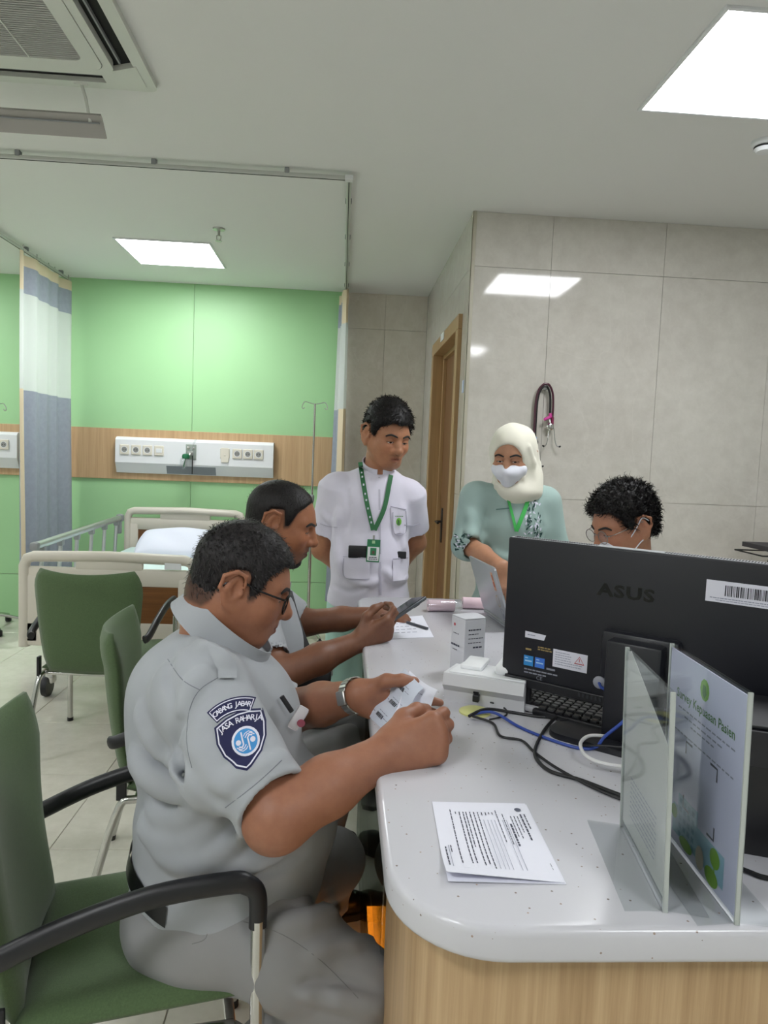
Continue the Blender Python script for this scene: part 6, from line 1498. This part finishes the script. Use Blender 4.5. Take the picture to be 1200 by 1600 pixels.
# ------------------------------------------------------------------ 4. the woman in the hijab
def hijab_woman():
    Yd = 2.86; root = person('person', 'standing person in cream hijab, white mask and sage green tunic', (.62, 2.95, 0))
    hc = p3(801, 712, Y=Yd); hf = (-.42, -.85, -.22)
    rs, ls = p3(742, 778, Y=Yd+.03), p3(853, 785, Y=Yd+.05); re, le = p3(728, 850, Y=Yd-.03), p3(868, 862, Y=Yd+.05); rw, lw = p3(782, 884, Y=Yd-.24), p3(845, 930, Y=Yd-.12)
    nb_ = p3(803, 768, Y=Yd+.03); chest, belly, hips = p3(800, 825, Y=Yd+.05), p3(800, 895, Y=Yd+.05), p3(798, 965, Y=Yd+.06)
    F = Field((.2, 2.42, .6), (1.05, 3.08, 1.68), .0038)
    T = add_head(F, hc, hf, .98, jaw=.94, fat=.3, ear=.6)
    F.cone(hw(T, (0, -.03, -.05)), nb_, .048, .054, .03); F.ell(chest, (.13, .10, .13), .03).ell(belly, (.12, .1, .13), .03).ell(hips, (.13, .1, .12), .03).cone(rs, ls, .04, .04, .03).cone(nb_, chest, .05, .09, .03)
    F.chain([rs, re], [.044, .038], .02).chain([re, re*.5+rw*.5, rw], [.038, .036, .025], .02); F.chain([ls, le], [.044, .038], .02).chain([le, le*.5+lw*.5, lw], [.038, .036, .025], .02)
    add_hand(F, rw, (.30, -.25, -.90), (-.1, -.95, .3), -1, [(22, 30, 20), (20, 32, 22), (22, 34, 22), (25, 36, 24)], [(.75, -.35, .55), (.92, -.3, .2), (.95, -.2, 0)], .95)
    add_hand(F, lw, (-.3, -.7, -.55), (.1, -.3, .9), 1, [(22, 30, 20)]*4, [(.75, -.35, .55), (.92, -.3, .2), (.95, -.2, 0)], .95)
    body, bb = F.obj('body', 'skin', root, skin_color('b08266', T)); face_bits(T, bb, root, lid=.4)
    # mask
    F = Field(np.array(hc)-.15, np.array(hc)+.15, .004); F.frame(T[0], T[1], T[2]); F.ell((0, .040, -.050), (.068, .070, .062), .02); F.cone((0, .08, -.028), (0, .110, -.048), .022, .015, .03); F.cone((-.05, .066, -.04), (.05, .066, -.04), .022, .022, .02); F.cone((0, .108, -.05), (0, .085, -.095), .012, .02, .03); F.cone((-.03, .09, -.052), (.03, .09, -.052), .018, .018, .02)
    F.cut((0, .06, -.014), (0, .12, 1)); F.cut((0, .020, 0), (0, -1, 0)); F.frame(); mk, _ = F.obj('face_mask', 'mask_white', root)
    # hijab
    F = Field(np.array(hc)-np.array([.22, .22, .30]), np.array(hc)+np.array([.22, .24, .19]), .005); F.frame(T[0], T[1], T[2])
    F.ell((0, -.012, .034), (.096, .112, .100), .03).ell((0, .000, -.03), (.086, .092, .088), .04).ell((0, .0, -.095), (.072, .074, .05), .04)
    F.frame(); F.cone(hw(T, (0, -.01, -.10)), nb_+np.array([.0, -.02, .0]), .066, .080, .04); F.ell(nb_+np.array([.01, -.06, .002]), (.085, .05, .034), .03); F.ell(nb_+np.array([.06, -.02, .05]), (.05, .06, .08), .04)
    F.frame(T[0], T[1], T[2])
    for k in range(5):
        z = -.085-.018*k; F.chain([(-.088, .01, z+.05), (-.055, .065-.003*k, z+.01), (.0, .085-.004*k, z-.020), (.05, .070-.004*k, z-.022), (.085, .01, z-.012)], [.006, .012, .013, .012, .006], .006)
    F.chain([(-.078, .05, .05), (-.088, .02, -.02), (-.085, .02, -.09), (-.06, .05, -.14)], [.006, .011, .012, .008], .014); F.chain([(-.088, -.03, .04), (-.098, -.03, -.04), (-.09, -.02, -.12)], [.005, .010, .008], .014)
    F.ell((0, .110, .0), (.062, .085, .066), .008, 's'); F.ell((0, .115, -.050), (.066, .085, .060), .008, 's')
    F.frame(); F.noise(.003, 12, 6); hj, hb_ = F.obj('hijab', 'hijab_cream', root)
    # tunic
    F = Field((.2, 2.42, .28), (1.08, 3.2, 1.50), .0068)
    F.ell(chest, (.160, .13, .15), .05).ell(belly, (.155, .13, .17), .05).ell(hips, (.175, .14, .16), .05).cone(rs+np.array([.03, 0, 0]), ls+np.array([-.03, 0, 0]), .058, .058, .05).cone(nb_+np.array([-.03, 0, -.05]), nb_+np.array([.03, 0, -.05]), .07, .07, .05)
    F.cone(hips, hips+np.array([0, .02, -.4]), .17, .20, .05, sq=((0, 1, 0), .8))
    ce = re+(rw-re)*.22
    F.cone(rs, re, .062, .060, .05); fcone(F, re-unit(ce-re)*.01, ce, .060, .054, .03); F.cone(ls, le, .062, .058, .05).cone(le, lw*.6+le*.4, .056, .05, .03)
    folds(F, [([(735, 800), (738, 830), (730, 850)], .012, 'u'), ([(760, 800), (756, 840), (765, 870)], .012, 's'), ([(770, 860), (790, 872), (815, 868)], .010, 'u'), ([(722, 835), (740, 845), (750, 858)], .009, 's'), ([(845, 800), (848, 830), (840, 845)], .010, 's')])
    F.noise(.003, 6, 21); fcone(F, re+(rw-re)*.12, re+(rw-re)*.32, .043, .045, .004, 's'); tun, tb = F.obj('tunic', 'tunic_sage', root)
    F = Field((.3, 2.7, .05), (1.0, 3.3, .6), .012); 
    for s_ in (-1, 1): F.cone(hips+np.array([s_*.08, .02, -.35]), (hips[0]+s_*.09, 3.0, .1), .09, .08, .03)
    F.cut((0, 0, .06), (0, 0, -1)); F.obj('trousers', 'tunic_sage', root)
    for s_ in (-1, 1): shoe(root, (hips[0]+s_*.09, 3.05, 0), (-.2, -1))
    g2 = mat('lanyard_bright', '3fae52', .6); lanyard(root, g2, [P(790, 765, Y=Yd-.08), P(795, 785, Y=Yd-.1), P(802, 812, Y=Yd-.12), P(806, 830, Y=Yd-.12)], .011, tb); lanyard(root, g2, [P(826, 770, Y=Yd-.08), P(823, 786, Y=Yd-.1), P(815, 808, Y=Yd-.12), P(806, 830, Y=Yd-.12)], .016, tb)
    # embroidery: leaves along the placket and on the cuff
    rg = random.Random(5); pale, dark = Flat(), Flat()
    def leaf(f, x, y, a, L_):
        c, s_ = cos(a), sin(a); f.poly([(x+c*u*L_-s_*v*L_, y+s_*u*L_+c*v*L_) for u, v in ((0, 0), (.3, .2), (.7, .17), (1, 0), (.7, -.17), (.3, -.2))])
    o = proj(tb, 828, 800, Yd, 0)
    for k in range(95):
        t_ = rg.random(); x = -.025+.07*rg.random(); y = .085-.19*t_+.0
        leaf(pale if rg.random() < .5 else dark, x+.02*t_-.01, y, rg.uniform(.3, 2.6), rg.uniform(.010, .019))
    em1 = pale.wrap('embroidery_white', 'patch_white', o, (1, 0, 0), (0, 0, 1), tb, root, .0035, .01); em1['kind'] = 'stuff'; em2 = dark.wrap('embroidery_green', mat('thread_dark', '1f4440', .8), o, (1, 0, 0), (0, 0, 1), tb, root, .0042, .01); em2['kind'] = 'stuff'
    pale, dark = Flat(), Flat(); o = proj(tb, 726, 846, Yd, 0)
    for k in range(40): leaf(dark if k % 3 else pale, rg.uniform(-.03, .03), rg.uniform(-.035, .03), rg.uniform(0, 6.28), rg.uniform(.010, .018))
    for f_, m_, nm in ((pale, 'patch_white', 'cuff_embroidery_white'), (dark, 'thread_dark', 'cuff_embroidery_green')): e_ = f_.wrap(nm, m_, o, (1, 0, 0), (0, 0, 1), tb, root, .0035, .01); e_['kind'] = 'stuff'
    quad_px('pocket_slit', [(775, 795), (795, 793), (795, 795), (775, 797)], mat('seam_sage', '5f7d78', .8), root, tb, Yd, .002)
hijab_woman()
# ------------------------------------------------------------------ 5. the masked man behind the computer
def clerk():
    Yd = 2.28; root = person('person', 'curly-haired person in glasses and mask sitting behind the computer', (.98, 2.3, 0))
    hc = p3(974, 821, Y=Yd); hf = (-.93, -.24, -.30)
    nb_ = hc+np.array([.055, .02, -.155]); chest = nb_+np.array([.05, .01, -.20]); belly = chest+np.array([.02, 0, -.19]); hips = belly+np.array([.0, 0, -.12])
    rs, ls = nb_+np.array([.03, .19, -.07]), nb_+np.array([.03, -.19, -.07]); re, le = rs+np.array([-.10, .04, -.26]), ls+np.array([-.10, .02, -.27]); rw, lw = re+np.array([-.20, -.06, .03]), le+np.array([-.16, .10, .06])
    F = Field((.40, 1.9, .72), (1.3, 2.72, 1.42), .0048)
    T = add_head(F, hc, hf, 1.0, jaw=.96)
    F.cone(hw(T, (0, -.03, -.05)), nb_, .052, .058, .03).ell(chest, (.11, .15, .15), .03).ell(belly, (.11, .14, .14), .03).cone(rs, ls, .045, .045, .03).cone(nb_, chest, .05, .09, .03)
    F.chain([rs, re, rw], [.046, .042, .028], .02).chain([ls, le, lw], [.046, .042, .028], .02)
    for w_, sd_ in ((rw, 1), (lw, -1)): add_hand(F, w_, (-.95, .1, -.15), (0, 0, 1), 1 if sd_ > 0 else -1, [(20, 30, 20)]*4, [(.75, -.35, .55), (.92, -.3, .2), (.95, -.2, 0)])
    body, bb = F.obj('body', 'skin', root, skin_color('a9765c', T, regions=[under_hair(zline(-.05, .066, .0, .046))])); face_bits(T, bb, root, lid=.4)
    hair_cap(T, 'hair', 'hair_black', root, .005, .014, line=zline(-.05, .066, .0, .046), vol=(.012, .0, .004), tufts=4200, tl=.024, bump=.009, freq=36, seed=12, curl=.6, sweep=(.1, .7, .1), tw=.0022, lift=.55)
    F = Field(hc-.15, hc+.15, .0042); F.frame(T[0], T[1], T[2]); F.ell((0, .045, -.052), (.064, .064, .058), .02); F.cone((0, .08, -.03), (0, .110, -.048), .018, .013, .03); F.cone((-.03, .092, -.055), (.03, .092, -.055), .018, .018, .02)
    F.cut((0, .06, -.020), (0, .12, 1)); F.cut((0, .018, 0), (0, -1, 0)); F.frame(); mk, _ = F.obj('face_mask', 'mask_white', root)
    for s_ in (-1, 1): MB().tube(spline([hw(T, (s_*.062, .035, -.035)), hw(T, (s_*.080, .012, .0)), hw(T, (s_*.088, -.012, .030)), hw(T, (s_*.088, -.035, .015))], 5), .0018, 6).obj('ear_loop', 'mask_white', mk, True)
    for s_ in (-1, 1): MB().tube(spline([hw(T, (s_*.062, .035, -.08)), hw(T, (s_*.082, .004, -.045)), hw(T, (s_*.086, -.02, -.035))], 5), .0018, 6).obj('ear_loop', 'mask_white', mk, True)
    gl = MB()
    for s_ in (-1, 1):
        gl.tube([hw(T, (s_*.034+.024*cos(a)*1.0, .106-abs(cos(a)*s_*.0)-.0, -.006+.021*sin(a))) for a in np.linspace(0, 2*pi, 22, endpoint=False)], .0014, 6, closed=True)
        gl.tube(spline([hw(T, (s_*.058, .104, .0)), hw(T, (s_*.074, .085, .004)), hw(T, (s_*.082, .02, .012)), hw(T, (s_*.086, -.012, .018)), hw(T, (s_*.084, -.035, .0))], 5), .0014, 6)
    gl.tube([hw(T, (-.011, .106, -.002)), hw(T, (0, .108, .002)), hw(T, (.011, .106, -.002))], .0014, 6)
    g_ = gl.obj('glasses', mat('glasses_metal', '8a8480', .3, .8), root, True)
    for s_ in (-1, 1): MB().add([hw(T, (s_*.034+.023*cos(a), .106, -.006+.020*sin(a))) for a in np.linspace(0, 2*pi, 16, endpoint=False)], [tuple(range(16))]).obj('lens', 'clear_plastic', g_)
    F = Field((.55, 1.9, .38), (1.38, 2.74, 1.30), .008)
    F.ell(chest, (.135, .175, .17), .05).ell(belly, (.14, .17, .17), .05).ell(hips, (.15, .18, .12), .05).cone(rs+np.array([0, -.03, 0]), ls+np.array([0, .03, 0]), .062, .062, .05).chain([rs, re], [.066, .058], .04).chain([ls, le], [.066, .058], .04); F.cone(nb_+np.array([0, 0, -.03]), nb_+np.array([-.01, 0, .1]), .055, .07, .01, 's'); F.noise(.003, 7, 3); F.obj('shirt', 'scrub_mint', root)
    F = Field((.5, 1.95, .06), (1.4, 2.68, .62), .010)
    for s_ in (-1, 1): F.chain([hips+np.array([0, s_*.1, -.04]), (hips[0]-.03, Yd+s_*.14, .48), (hips[0]-.06, Yd+s_*.15, .1)], [.10, .085, .06], .05)
    F.ell(hips, (.14, .17, .1), .05); F.cut((0, 0, .07), (0, 0, -1)); F.obj('trousers', 'shirt_dark', root)
    for s_ in (-1, 1): shoe(root, (hips[0]-.02, Yd+s_*.15, 0), (-1, 0))
    z = hips[2]-.17
    st_ = thing('stool', 'round black swivel stool under the person behind the computer', 'stool', (hips[0]+.02, Yd, 0)); MB().lathe((0, 0, z-.06), [(.19, 0), (.21, .02), (.21, .05), (.18, .07)], 24).obj('seat', 'black_plastic', st_, True); MB().cyl((0, 0, .06), (0, 0, z-.05), .025).obj('column', 'chrome', st_, True)
    for k in range(5): a = 2*pi*k/5; MB().tube([(0, 0, .09), (.25*cos(a), .25*sin(a), .05)], .016, 8).obj('base_leg', 'black_plastic', st_, True)
clerk()
